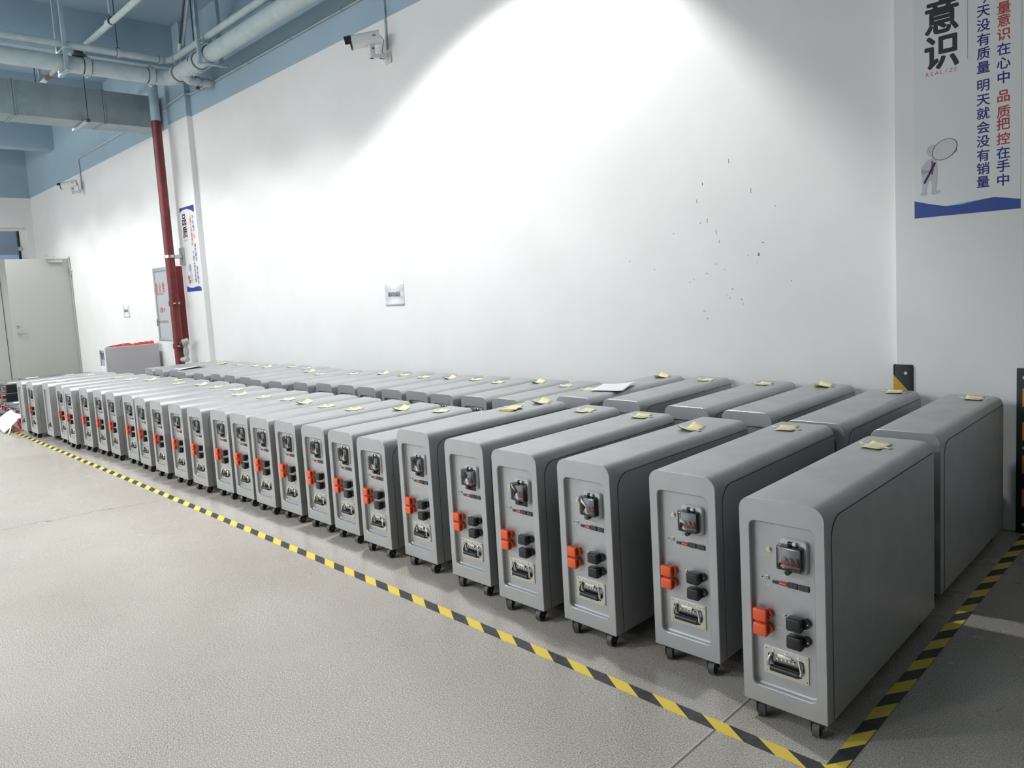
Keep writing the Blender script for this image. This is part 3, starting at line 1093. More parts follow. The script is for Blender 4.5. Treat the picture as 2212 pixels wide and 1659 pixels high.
paper_sheet('paper_sheet', -2.80, 3.72, H_TALL + 0.0005, R(20), 'white printed paper sheet lying across two cabinets in the middle of the back row')
paper_sheet('paper_sheet', -8.76, 3.50, H_LOW + 0.0005, R(4), 'white paper sheet lying on the third cabinet from the far end of the back row')


# ------------------------------------------------------------------ striped floor tape
def tape_front():
    b = MB()
    ya, yb, z = 1.919, 1.967, 0.0012
    per, yel, sh = 0.1835, 0.0885, 0.076
    x_end = -0.770
    x = -1.1088 + per * 3       # upper edge of a yellow end
    # black piece runs from x to x + (per - yel) at the upper edge, the lower edge is shifted by sh
    k = 0
    u = -1.1088 + per * 2
    segs = []
    while u > -14.2:
        segs.append((u - yel, u, 'tyel'))
        segs.append((u, u + per - yel, 'tblk'))
        u -= per

    def cut(v, lo=-14.2, hi=x_end):
        return min(max(v, lo), hi)
    for a, c, mn in segs:
        p = [(cut(a), yb), (cut(c), yb), (cut(c + sh), ya), (cut(a + sh), ya)]
        if abs(p[1][0] - p[0][0]) + abs(p[2][0] - p[3][0]) < 1e-4:
            continue
        if len({q for q in p}) < 4:
            p = list(dict.fromkeys(p))
            if len(p) < 3:
                continue
        b.prism([(q[0], q[1], 0.0002) for q in p], (0, 0, z), mn)
    return b.build('hazard_tape', smooth=False)


tag(tape_front(), 'long yellow and black striped floor tape running in front of the cabinets', 'floor tape')


def tape_side():
    b = MB()
    xa, xb = -0.8150, -0.7700
    per, yel, sh = 0.1855, 0.094, 0.071
    y = 2.056 - per
    lo, hi = 1.955, 4.33
    while y < hi:
        for (a, c, mn) in ((y, y + yel, 'tyel'), (y + yel, y + per, 'tblk')):
            p = [(xa, min(max(a, lo), hi)), (xb, min(max(a + sh, lo), hi)), (xb, min(max(c + sh, lo), hi)), (xa, min(max(c, lo), hi))]
            p = list(dict.fromkeys(p))
            if len(p) >= 3:
                b.prism([(q[0], q[1], 0.0018) for q in p], (0, 0, 0.0009), mn)
        y += per
    return b.build('hazard_tape', smooth=False)


tag(tape_side(), 'shorter yellow and black striped floor tape running back to the right column', 'floor tape')


# ------------------------------------------------------------------ column corner guards
def guard(corner_x, side, lab):
    """side -1: left corner of the column, +1: right corner"""
    root = empty('corner_guard', (corner_x, YC, 0))
    wd, th, ht = 0.085, 0.010, 0.818
    s = -side           # leg runs towards the middle of the column
    b = MB()
    x0, x1 = sorted((side * th, s * wd))
    b.box(x0, x1, -th, -0.0005, 0.0, ht, 'rubber', 0.004)
    x0, x1 = sorted((side * th, side * 0.0005))
    b.box(x0, x1, -th, 0.070, 0.0, ht, 'rubber', 0.003)
    b.build('rubber_angle', root)
    # yellow bands
    for k in range(5):
        z0 = ht - 0.24 - 0.165 * k
        if z0 < -0.02:
            continue
        b = MB()
        xa, xb = side * (th - 0.002), s * (wd - 0.025)
        if side < 0:
            pts = [(xa, z0 + 0.185), (xb, z0 + 0.105), (xb, z0 + 0.03), (xb * 0.4, z0 + 0.03), (xa, z0 + 0.105)]
        else:
            pts = [(xa, z0 + 0.185), (xb, z0 + 0.14), (xb, z0 + 0.05), (xa, z0 + 0.095)]
        pts = [(p[0], max(0.01, p[1])) for p in pts]
        b.prism([(p[0], -th - 0.0015, p[1]) for p in pts], (0, 0.0012, 0), 'gyel')
        b.build('reflective_band', root, False)
    for bz in (ht - 0.045, ht - 0.39, 0.045):
        b = MB()
        xx = s * 0.052
        b.cyl((xx, -th, bz), (xx, -th - 0.004, bz), 0.0085, 'steel', 14)
        b.cyl((xx, -th - 0.004, bz), (xx, -th - 0.006, bz), 0.005, 'chrome', 10)
        b.build('bolt', root)
    tag(root, lab, 'corner guard', 'rubber guards on the right column')


guard(-1.388, -1, 'black and yellow rubber guard on the left corner of the right column')
guard(-0.762, 1, 'black and yellow rubber guard on the column corner at the right frame edge')


# ------------------------------------------------------------------ posters
def flat(b, pts, y, mname, th=0.0004):
    b.prism([(p[0], y, p[1]) for p in pts], (0, -th, 0), mname)


def ell(cx, cz, rx, rz, rot=0.0, n=28):
    c, s = math.cos(rot), math.sin(rot)
    return [(cx + rx * math.cos(2 * PI * k / n) * c - rz * math.sin(2 * PI * k / n) * s, cz + rx * math.cos(2 * PI * k / n) * s + rz * math.sin(2 * PI * k / n) * c) for k in range(n)]


def poster_right():
    root = empty('wall_poster', (-1.0645, YC, 1.581))
    ox, oz = -1.0645, 1.581
    hw_, top = 0.227, 1.62
    b = MB()
    b.box(-hw_, hw_, -0.0015, -0.0001, 0, top, 'poster')
    b.build('sheet', root, False)
    y = -0.0017
    L = lambda x, z: (x - ox, z - oz)
    # lower and upper blue swoosh
    b = MB()
    lowc = [(-hw_, 0.088), (-0.155, 0.065), (-0.085, 0.047), (-0.02, 0.047), (0.06, 0.060), (0.12, 0.066), (0.175, 0.056), (hw_, 0.044)]
    flat(b, [(-hw_, 0.0), (hw_, 0.0)] + lowc[::-1], y, 'wave')
    b.build('blue_swoosh', root, False)
    b = MB()
    flat(b, [(p[0], top - p[1]) for p in ([(hw_, 0.0), (-hw_, 0.0)] + lowc)], y, 'wave')
    b.build('blue_swoosh', root, False)
    b = MB()
    flat(b, [(-0.085, 0.047), (-0.02, 0.047), (0.06, 0.060), (0.0, 0.058)], y - 0.0003, 'wave2')
    b.build('pale_swoosh', root, False)
    # big heading
    it = [('意', *L(-1.166, 2.558), 0.175, y, 0.92), ('识', *L(-1.166, 2.386), 0.175, y, 0.92)]
    text_mesh('heading', it, root, 'txtblack')
    it = [(c, -1.241 - ox + 0.012 + 0.0208 * k, 2.288 - oz, 0.026, y, 1) for k, c in enumerate('REALIZE')]
    text_mesh('subheading', it, root, 'txtred')
    # two columns of lettering
    blue, red = [], []
    c1 = list(zip('今天没有质量', (2.59, 2.526, 2.462, 2.396, 2.332, 2.267))) + list(zip('明天就会没有销量', (2.182, 2.114, 2.051, 1.985, 1.919, 1.853, 1.789, 1.726)))
    for ch, z in c1:
        blue.append((ch, *L(-0.989, z), 0.060, y, 0.95))
    c2 = list(zip('质量意识在心中', (2.585, 2.519, 2.462, 2.398, 2.332, 2.267, 2.201))) + list(zip('品质把控在手中', (2.115, 2.043, 1.986, 1.917, 1.852, 1.790, 1.724)))
    for k, (ch, z) in enumerate(c2):
        (red if k in (0, 1, 2, 3, 7, 8, 9, 10) else blue).append((ch, *L(-0.907, z), 0.060, y, 0.95))
    text_mesh('slogan', blue[:14], root, 'txtblue')
    text_mesh('slogan', blue[14:], root, 'txtblue')
    text_mesh('slogan', red, root, 'txtred')
    # faint outlined characters behind
    clip = [((-hw_ + 0.001, 0, 0), (-1, 0, 0)), ((hw_ - 0.001, 0, 0), (1, 0, 0)), ((0, 0, 0.05), (0, 0, -1))]
    text_mesh('outlined_character', [('意', -0.125, 0.53, 0.34, y + 0.0004, 0.95), ('识', 0.125, 0.155, 0.32, y + 0.0004, 0.95)], root, 'txtgrey', outline=0.00055, clip=clip)
    b = MB()
    for k in range(80):
        z = 2.320 - oz + k * 0.0062
        if z < top - 0.15:
            b.box(-1.0552 - ox, -1.0532 - ox, y - 0.0003, y + 0.0002, z, z + 0.004, 'txtblack')
    b.build('dotted_line', root, False)
    # generic pale figure with a magnifying glass
    b = MB()
    flat(b, ell(*L(-1.2475, 1.701), 0.017, 0.010), y, 'fig')
    flat(b, ell(*L(-1.193, 1.702), 0.023, 0.011, 0.1), y, 'fig')
    flat(b, [L(*p) for p in ((-1.255, 1.703), (-1.238, 1.703), (-1.231, 1.745), (-1.2235, 1.765), (-1.215, 1.765), (-1.211, 1.745), (-1.2125, 1.707), (-1.196, 1.707), (-1.187, 1.75), (-1.1855, 1.80), (-1.187, 1.835), (-1.19, 1.862), (-1.207, 1.875),
                                   (-1.235, 1.866), (-1.2575, 1.835), (-1.2585, 1.80), (-1.254, 1.775), (-1.2545, 1.75))], y - 0.0004, 'fig')
    flat(b, ell(*L(-1.206, 1.910), 0.0285, 0.031), y - 0.0004, 'fig')
    flat(b, ell(*L(-1.107, 1.895), 0.008, 0.009), y - 0.0004, 'fig2')
    b.build('printed_figure', root, False)
    b = MB()
    flat(b, [L(*p) for p in ((-1.258, 1.83), (-1.257, 1.80), (-1.215, 1.805), (-1.198, 1.832), (-1.203, 1.842), (-1.219, 1.818), (-1.24, 1.815))], y - 0.0012, 'fig2')
    b.tube([(L(-1.196, 1.85)[0], y - 0.001, L(-1.196, 1.85)[1]), (L(-1.246, 1.753)[0], y - 0.001, L(-1.246, 1.753)[1])], 0.0042, 'txtblue', 6)
    flat(b, [L(*p) for p in ((-1.212, 1.862), (-1.204, 1.858), (-1.200, 1.835), (-1.205, 1.795), (-1.210, 1.79), (-1.216, 1.80), (-1.213, 1.84))], y - 0.0008, 'txtred')
    e = ell(*L(-1.154, 1.909), 0.059, 0.045, 0.62, 36)
    flat(b, e, y - 0.0010, 'lens', 0.0002)
    b.tube([(p[0], y - 0.0014, p[1]) for p in e + e[:1]], 0.0013, 'txtblack', 5)
    for ex in (-1.2065, -1.1885):
        flat(b, ell(*L(ex, 1.8985), 0.0012, 0.005), y - 0.0016, 'fig2', 0.0002)
    b.build('printed_magnifier', root, False)
    tag(root, 'tall slogan poster with large black characters and blue wave on the right column', 'poster')


poster_right()


def poster_left():
    x0, x1, z0, z1 = -10.655, -10.165, 1.545, 2.715
    ox = (x0 + x1) / 2
    root = empty('wall_poster', (ox, YC, z0))
    hw_, top = (x1 - x0) / 2, z1 - z0
    b = MB()
    b.box(-hw_, hw_, -0.0015, -0.0001, 0, top, 'poster')
    b.build('sheet', root, False)
    y = -0.0017
    b = MB()
    flat(b, [(-hw_, 0), (hw_, 0), (hw_, 0.048), (0.17, 0.068), (0.06, 0.062), (-0.04, 0.05), (-0.14, 0.058), (-hw_, 0.085)], y, 'wave')
    b.build('blue_swoosh', root, False)
    b = MB()
    flat(b, [(-hw_, top), (-hw_, top - 0.062), (-0.14, top - 0.035), (0.0, top - 0.03), (0.12, top - 0.055), (hw_, top - 0.1), (hw_, top)], y, 'wave')
    b.build('blue_swoosh', root, False)
    L = lambda x, z: (x - ox, z - z0)
    text_mesh('heading', [('品', *L(-10.528, 2.545), 0.17, y, 0.95), ('质', *L(-10.528, 2.375), 0.17, y, 0.95)], root, 'txtblack')
    text_mesh('subheading', [('QUALITY', *L(-10.525, 2.26), 0.034, y, 1)], root, 'txtred')
    blue, red = [], []
    s1 = '上游工序做得好 下游工序无烦恼'
    for k, ch in enumerate(s1):
        if ch != ' ':
            (red if k < 7 else blue).append((ch, *L(-10.317, 2.568 - 0.0622 * k), 0.062, y, 1))
    s2 = '不合格产品 做的越多 损失越多'
    for k, ch in enumerate(s2):
        if ch != ' ':
            (red if k in (3, 4) else blue).append((ch, *L(-10.237, 2.552 - 0.0595 * k * 14 / 13.2), 0.060, y, 1))
    text_mesh('slogan', red[:7], root, 'txtred')
    text_mesh('slogan', red[7:], root, 'txtred')
    text_mesh('slogan', blue[:7], root, 'txtblue')
    text_mesh('slogan', blue[7:], root, 'txtblue')
    text_mesh('percent_sign', [('%', *L(-10.535, 1.715), 0.15, y - 0.0008, 1)], root, 'txtred')
    b = MB()
    flat(b, ell(*L(-10.475, 1.875), 0.045, 0.055), y, 'fig2')
    flat(b, [L(*p) for p in ((-10.50, 1.67), (-10.40, 1.67), (-10.41, 1.78), (-10.43, 1.82), (-10.48, 1.82), (-10.49, 1.76))], y, 'fig')
    b.build('printed_figure', root, False)
    tag(root, 'narrow slogan poster on the far column behind the red pipe', 'poster')


poster_left()


def wall_notice(x0, x1, z0, z1, s, lab):
    root = empty('wall_notice', ((x0 + x1) / 2, YW, (z0 + z1) / 2))
    hx, hz = (x1 - x0) / 2, (z1 - z0) / 2
    b = MB()
    n = 12
    a_ = []
    for i in range(n + 1):
        z = -hz + 2 * hz * i / n
        yy = -0.004 - 0.0025 * math.sin(i * 1.5)
        a_.append((b.bm.verts.new((-hx, yy, z)), b.bm.verts.new((hx, yy, z))))
    fs = [b.bm.faces.new((p[0], p[1], q[1], q[0])) for p, q in zip(a_, a_[1:])]
    b._setm(fs, 'paper')
    o = b.build('sheet', root, ang=80)
    md = o.modifiers.new('thickness', 'SOLIDIFY')
    md.thickness = 0.0005
    text_mesh('printed_lettering', [(s, 0.0, 0.003, 0.0485, -0.0095, 0.84)], root, 'txtblack')
    tag(root, lab, 'notice')


wall_notice(-6.043, -5.742, 1.234, 1.452, '测试完成区', 'white notice with black characters alone on the wide white wall')
wall_notice(-13.64, -13.335, 1.212, 1.432, '包装完成区', 'small white notice on the far wall between open door and hydrant box')


# ------------------------------------------------------------------ fire hydrant cabinet and riser
hyd = empty('hydrant_cabinet', (-11.26, YW, 0.845))
b = MB()
b.box(-0.31, 0.31, -0.18, -0.0005, 0.0, 1.085, 'redbox', 0.004)
b.build('box_body', hyd)
b = MB()
for (a0, a1, c0, c1) in ((-0.312, -0.268, 0, 1.087), (0.268, 0.312, 0, 1.087), (-0.268, 0.268, 0, 0.05), (-0.268, 0.268, 1.037, 1.087)):
    b.box(a0, a1, -0.205, -0.180, c0, c1, 'alu', 0.003)
dr = b.build('door', hyd)
b = MB()
b.box(-0.268, 0.268, -0.193, -0.186, 0.05, 1.037, 'glassgrey')
b.build('glass_panel', dr, False)
b = MB()
b.box(-0.300, -0.282, -0.222, -0.205, 0.23, 0.33, 'steel', 0.003)
b.build('latch', dr)
text_mesh('printed_lettering', [('消', -0.245, 0.79, 0.155, -0.1935, 0.62), ('火', -0.105, 0.795, 0.155, -0.1935, 0.62), ('栓', 0.03, 0.80, 0.155, -0.1935, 0.62),
                                ('FIRE HYDRANT', -0.105, 0.70, 0.045, -0.1935, 0.95), ('火警119', -0.09, 0.465, 0.085, -0.1935, 0.75), ('发现火情请立即拨打电话', -0.09, 0.29, 0.042, -0.1935, 0.8)], dr, 'txtred')
tag(hyd, 'silver framed fire hydrant cabinet with red lettering behind the red pipe', 'fire hydrant cabinet')

PX_, PY_ = -10.665, 4.14
ris = empty('riser_pipe', (PX_, PY_, 0))
b = MB()
b.cyl((0, 0, 0), (0, 0, 3.90), 0.064, 'red', 24)
b.build('red_pipe', ris)
b = MB()
b.cyl((0, 0, 3.90), (0, 0, 5.095), 0.063, 'pipeblue', 24)
b.build('blue_pipe', ris)
for zc in (1.395, 0.795):
    b = MB()
    b.cyl((0, 0, zc - 0.035), (0, 0, zc + 0.035), 0.076, 'red', 24)
    for sg in (-1, 1):
        b.box(sg * 0.076 - 0.02, sg * 0.076 + 0.02, -0.02, 0.02, zc - 0.03, zc + 0.03, 'red', 0.004)
        b.cyl((sg * 0.085, -0.045, zc), (sg * 0.085, 0.045, zc), 0.011, 'steel', 10)
    b.build('grooved_coupling', ris)
b = MB()
b.cyl((0, 0, 2.03), (0, 0, 2.07), 0.070, 'steel', 24)
b.box(-0.085, 0.02, -0.012, 0.19, 2.025, 2.075, 'steel', 0.003)
b.box(-0.11, 0.05, 0.180, 0.1975, 1.93, 2.17, 'grey_pl', 0.003)
b.build('wall_clamp', ris)
b = MB()
b.cyl((0.02, 0.0, 0.60), (0.16, 0.05, 0.60), 0.035, 'grey_pl', 14)
b.cyl((0.12, 0.05, 0.60), (0.12, 0.05, 0.86), 0.028, 'grey_pl', 14)
b.cyl((0.02, 0.0, 0.84), (0.15, 0.04, 0.84), 0.030, 'red', 14)
b.cyl((0.14, 0.0, 0.84), (0.15, 0.08, 0.86), 0.042, 'grey_pl', 14)
b.box(0.09, 0.15, 0.02, 0.08, 0.67, 0.76, 'grey_pl', 0.006)
b.cyl((0.03, 0.0, 0.68), (0.10, 0.05, 0.70), 0.012, 'dark', 8)
b.build('drain_valve', ris)
tag(ris, 'upright dark red pipe turning blue at the top beside the far column', 'pipe')


# ------------------------------------------------------------------ overhead pipes
def coupling(b, p, ax, r, m='pipe'):
    p, ax = Vector(p), Vector(ax)
    b.cyl(p - ax * 0.035, p + ax * 0.035, r * 1.17, m, 24)
    b.cyl(p - ax * 0.045, p - ax * 0.036, r * 1.06, 'dark', 24)
    b.cyl(p + ax * 0.036, p + ax * 0.045, r * 1.06, 'dark', 24)
    u = ax.cross(Vector((0, 0, 1)))
    for sg in (-1, 1):
        q = p + Vector((0, 0, sg * r * 1.2))
        b.cyl(q - u * 0.03, q + u * 0.03, 0.018, m, 10)


ZM, XM, YM = 4.25, -9.80, 4.05
mp = empty('main_pipe', (0, 0, 0))
b = MB()
pts = [(XM, YF + 0.1, ZM), (XM, YM - 0.26, ZM)]
b.cyl(*pts, 0.095, 'pipe', 28)
b.build('cross_run', mp)
b = MB()
b.tube([(XM, YM - 0.27, ZM)] + [(XM + 0.15 - 0.15 * math.cos(a * PI / 16), YM - 0.15 + 0.15 * math.sin(a * PI / 16), ZM) for a in range(9)] + [(XM + 0.27, YM, ZM)], 0.097, 'pipe', 24)
b.build('elbow', mp)
b = MB()
b.cyl((XM + 0.26, YM, ZM), (XR - 0.1, YM, ZM), 0.095, 'pipe', 28)
b.build('wall_run', mp)
for p, ax in (((XM, YM - 0.26, ZM), (0, 1, 0)), ((XM + 0.24, YM, ZM), (1, 0, 0)), ((XM + 0.85, YM, ZM), (1, 0, 0)), ((XM, 3.05, ZM), (0, 1, 0))):
    b = MB()
    coupling(b, p, ax, 0.095)
    b.build('grooved_coupling', mp)
b = MB()
b.cyl((XM, 2.98, ZM + 0.07), (XM, 2.98, ZM + 0.20), 0.05, 'dark', 14)
b.cyl((XM, 2.98, ZM + 0.10), (XM, 2.98, ZM + 0.13), 0.075, 'dark', 14)
b.build('branch_tee', mp)
b = MB()
b.cyl((XM + 0.45, YM + 0.02, ZM - 0.12), (XM + 0.45, YM + 0.30, ZM - 0.12), 0.05, 'pipe', 16)
b.cyl((XM + 0.42, YM + 0.0, ZM - 0.06), (XM + 0.45, YM + 0.06, ZM - 0.12), 0.06, 'pipe', 16)
b.cyl((XM + 0.45, YM + 0.12, ZM - 0.12), (XM + 0.45, YM + 0.16, ZM - 0.12), 0.065, 'frame', 16)
b.cyl((XM + 0.45, YM + 0.12, ZM - 0.20), (XM + 0.45, YM + 0.16, ZM - 0.20), 0.02, 'dark', 8)
b.build('outlet', mp)
tag(mp, 'thick pale blue pipe bending from the ceiling middle to run along the wall', 'pipe')

ZT_, XT, YT = 4.44, -9.71, 4.03
tp = empty('thin_pipe', (0, 0, 0))
b = MB()
b.cyl((XT, YF + 0.1, ZT_), (XT, YT - 0.12, ZT_), 0.043, 'pipe', 20)
b.build('cross_run', tp)
b = MB()
b.tube([(XT, YT - 0.13, ZT_)] + [(XT + 0.09 - 0.09 * math.cos(a * PI / 12), YT - 0.09 + 0.09 * math.sin(a * PI / 12), ZT_) for a in range(7)] + [(XT + 0.14, YT, ZT_)], 0.045, 'pipe', 18)
b.build('elbow', tp)
b = MB()
b.cyl((XT + 0.13, YT, ZT_), (XR - 0.1, YT, ZT_ - 0.02), 0.043, 'pipe', 20)
b.build('wall_run', tp)
for p, ax in (((XT, YT - 0.13, ZT_), (0, 1, 0)), ((XT + 0.15, YT, ZT_), (1, 0, 0)), ((XT, 3.40, ZT_), (0, 1, 0))):
    b = MB()
    p, ax = Vector(p), Vector(ax)
    b.cyl(p - ax * 0.02, p + ax * 0.02, 0.052, 'pipe', 18)
    b.cyl(p - ax * 0.026, p - ax * 0.021, 0.047, 'dark', 18)
    b.build('pipe_collar', tp)
tag(tp, 'thinner pale blue pipe above the thick pipe, bending to follow the wall', 'pipe')

YB, ZBR = 3.11, 4.55
bp_ = empty('branch_pipe', (0, 0, 0))
b = MB()
b.cyl((-12.1, YB - 0.01, ZBR), (-2.0, YB + 0.06, ZBR), 0.032, 'pipe', 16)
b.build('pipe_run', bp_)
b = MB()
b.cyl((-11.62, YB - 0.007, ZBR), (-11.40, YB - 0.005, ZBR), 0.0335, 'red', 16)
b.build('red_sleeve', bp_)
for xx in (-9.05, -12.08):
    b = MB()
    b.cyl((xx - 0.05, YB, ZBR), (xx + 0.05, YB, ZBR), 0.042, 'pipe', 16)
    b.cyl((xx + 0.05, YB, ZBR), (xx + 0.058, YB, ZBR), 0.038, 'dark', 16)
    b.build('pipe_collar', bp_)
for xx in (-9.0, -12.0):
    b = MB()
    b.box(xx - 0.022, xx + 0.022, YB - 0.012, YB + 0.012, ZBR + 0.05, ZC, 'frame')
    b.box(xx - 0.015, xx + 0.015, YB - 0.015, YB + 0.015, ZBR + 0.02, ZBR + 0.08, 'dark')
    b.build('hanger', bp_)
tag(bp_, 'slim sprinkler branch pipe crossing above the thicker pipes', 'pipe')


# hangers: two uprights from the slab and a foot under each pipe
def hanger(name, x, y, along, lab):
    root = empty(name, (x, y, ZM))
    u = Vector((0, 1, 0)) if along == 'x' else Vector((1, 0, 0))
    for sg, zb_ in ((-1, -0.13), (1, -0.13)):
        b = MB()
        p = u * (sg * 0.13)
        b.box(p.x - 0.02, p.x + 0.02, p.y - 0.02, p.y + 0.02, zb_, ZC - ZM, 'frame')
        b.build('upright', root, False)
    for z in (-0.125, 0.13):
        b = MB()
        a, c = u * -0.16, u * 0.16
        if along == 'x':
            b.box(-0.022, 0.022, -0.16, 0.20, z, z + 0.02, 'frame', 0.003)
        else:
            b.box(-0.16, 0.20, -0.022, 0.022, z, z + 0.02, 'frame', 0.003)
        b.build('cross_bar', root)
    b = MB()
    b.tube([(u * (0.1 * math.cos(k * PI / 8))) + Vector((0, 0, 0.1 * math.sin(k * PI / 8))) for k in range(9)], 0.008, 'rod', 6)
    b.build('u_bolt', root)
    tag(root, lab, 'pipe hanger', 'pipe hangers under the ceiling')


hanger('pipe_hanger', -8.62, YM, 'x', 'pale blue pipe hanger beside the wall where both pipes pass over it')
hanger('pipe_hanger', XM, 2.80, 'y', 'pale blue pipe hanger on the pipes crossing left of the red riser')
b = MB()
b.tube([(-7.9, 3.6, ZC), (-9.36, 4.01, 4.52)], 0.012, 'rod', 8)
b.tube([(-7.86, 3.63, ZC), (-9.33, 4.04, 4.52)], 0.016, 'frame', 8)
b.cyl((-9.30, 4.0, 4.55), (-9.37, 4.01, 4.47), 0.022, 'pipe', 10)
tag(b.build('diagonal_brace'), 'slanting steel brace rod reaching down to the pipe bend', 'brace')
b = MB()
b.cyl((-9.0, 4.04, 4.30), (-9.0, 4.04, ZC), 0.008, 'rod', 8)
b.tube([(-9.0, 4.04 + 0.1 * math.cos(k * PI / 10), ZM + 0.1 * math.sin(k * PI / 10)) for k in range(11)], 0.008, 'rod', 6)
tag(b.build('hanger_rod'), 'thin dark hanger rod on the pipes right of the bend', 'hanger rod')
for (x, y, zb_, lab) in ((-9.71, 3.40, ZT_ + 0.03, 'thin dark rod holding the thinner cross pipe'), (-10.98, 3.37, 3.88, 'long thin rod holding the near side of the grey air duct'), (-11.6, 2.95, 4.36, 'short thin rod above the far side of the grey air duct')):
    b = MB()
    b.cyl((x, y, zb_), (x, y, ZC), 0.006, 'rod', 8)
    b.box(x - 0.02, x + 0.02, y - 0.02, y + 0.02, zb_ - 0.01, zb_ + 0.03, 'dark', 0.003)
    tag(b.build('hanger_rod'), lab, 'hanger rod')

# air duct
dct = empty('air_duct', (-11.30, 4.36, 3.90))
b = MB()
b.box(-0.23, 0.22, YF - 4.0, -0.02, 0, 0.44, 'duct', 0.004)
b.build('duct_body', dct, False)
for yy in (-0.75, -1.82, -2.9, -4.0, -5.1):
    b = MB()
    b.box(-0.238, 0.228, yy - 0.028, yy + 0.028, -0.008, 0.448, 'duct', 0.003)
    b.box(-0.2385, 0.2285, yy - 0.003, yy + 0.003, -0.0085, 0.4485, 'dark')
    b.build('duct_flange', dct, False)
b = MB()
b.box(-0.32, 0.30, -1.02, -0.98, -0.03, -0.001, 'ductund', 0.003)
b.build('support_bar', dct)
tag(dct, 'rectangular grey air duct running out from the wall under the ceiling', 'air duct')

dct = empty('air_duct', (-3.0, 4.36, 3.85))  # added above the view so its edge shades the right of the wall
b = MB()
b.box(-0.29, 0.40, YF - 4.0, -0.02, 0, 0.5, 'duct', 0.004)
b.build('duct_body', dct, False)
for yy in (-0.75, -1.82, -2.9, -4.0, -5.1):
    b = MB()
    b.box(-0.30, 0.41, yy - 0.028, yy + 0.028, -0.008, 0.508, 'duct', 0.003)
    b.build('duct_flange', dct, False)
tag(dct, 'unseen duct added to block lamp light from the right wall', 'air duct')

# ------------------------------------------------------------------ conduits and cameras
b = MB()
zc_ = 4.158
P = [(XR, YW - 0.014, zc_), (-10.02, YW - 0.014, zc_), (-10.09, YW - 0.03, zc_ + 0.01), (-10.095, YC - 0.014, zc_ + 0.01), (-10.2, YC - 0.014, zc_ - 0.0), (-10.76, YC - 0.014, zc_ - 0.02), (-10.80, YW - 0.014, zc_ - 0.03), (-11.05, YW - 0.014, zc_ - 0.03)]
b.tube(P, 0.012, 'pipe', 8)
for x in (-5.0, -6.4, -7.4, -8.4, -9.3):
    b.box(x - 0.012, x + 0.012, YW - 0.03, YW - 0.0005, zc_ - 0.017, zc_ + 0.017, 'frame', 0.003)
tag(b.build('conduit'), 'long pale conduit following the blue wall above the near camera', 'conduit')
b = MB()
b.cyl((-5.72, YW - 0.012, 3.60), (-5.72, YW - 0.012, zc_), 0.009, 'pipe', 8)
b.box(-5.735, -5.705, YW - 0.026, YW - 0.0005, 3.93, 3.955, 'frame', 0.003)
tag(b.build('conduit'), 'upright conduit drop above the nearer security camera', 'conduit')
b = MB()
b.tube([(-12.4, YW - 0.014, 4.16), (-15.12, YW - 0.014, 4.14), (-15.135, YW - 0.014, 4.12), (-15.10, YW - 0.014, 3.58)], 0.012, 'pipe', 8)
tag(b.build('conduit'), 'bent conduit leading down to the farther security camera', 'conduit')


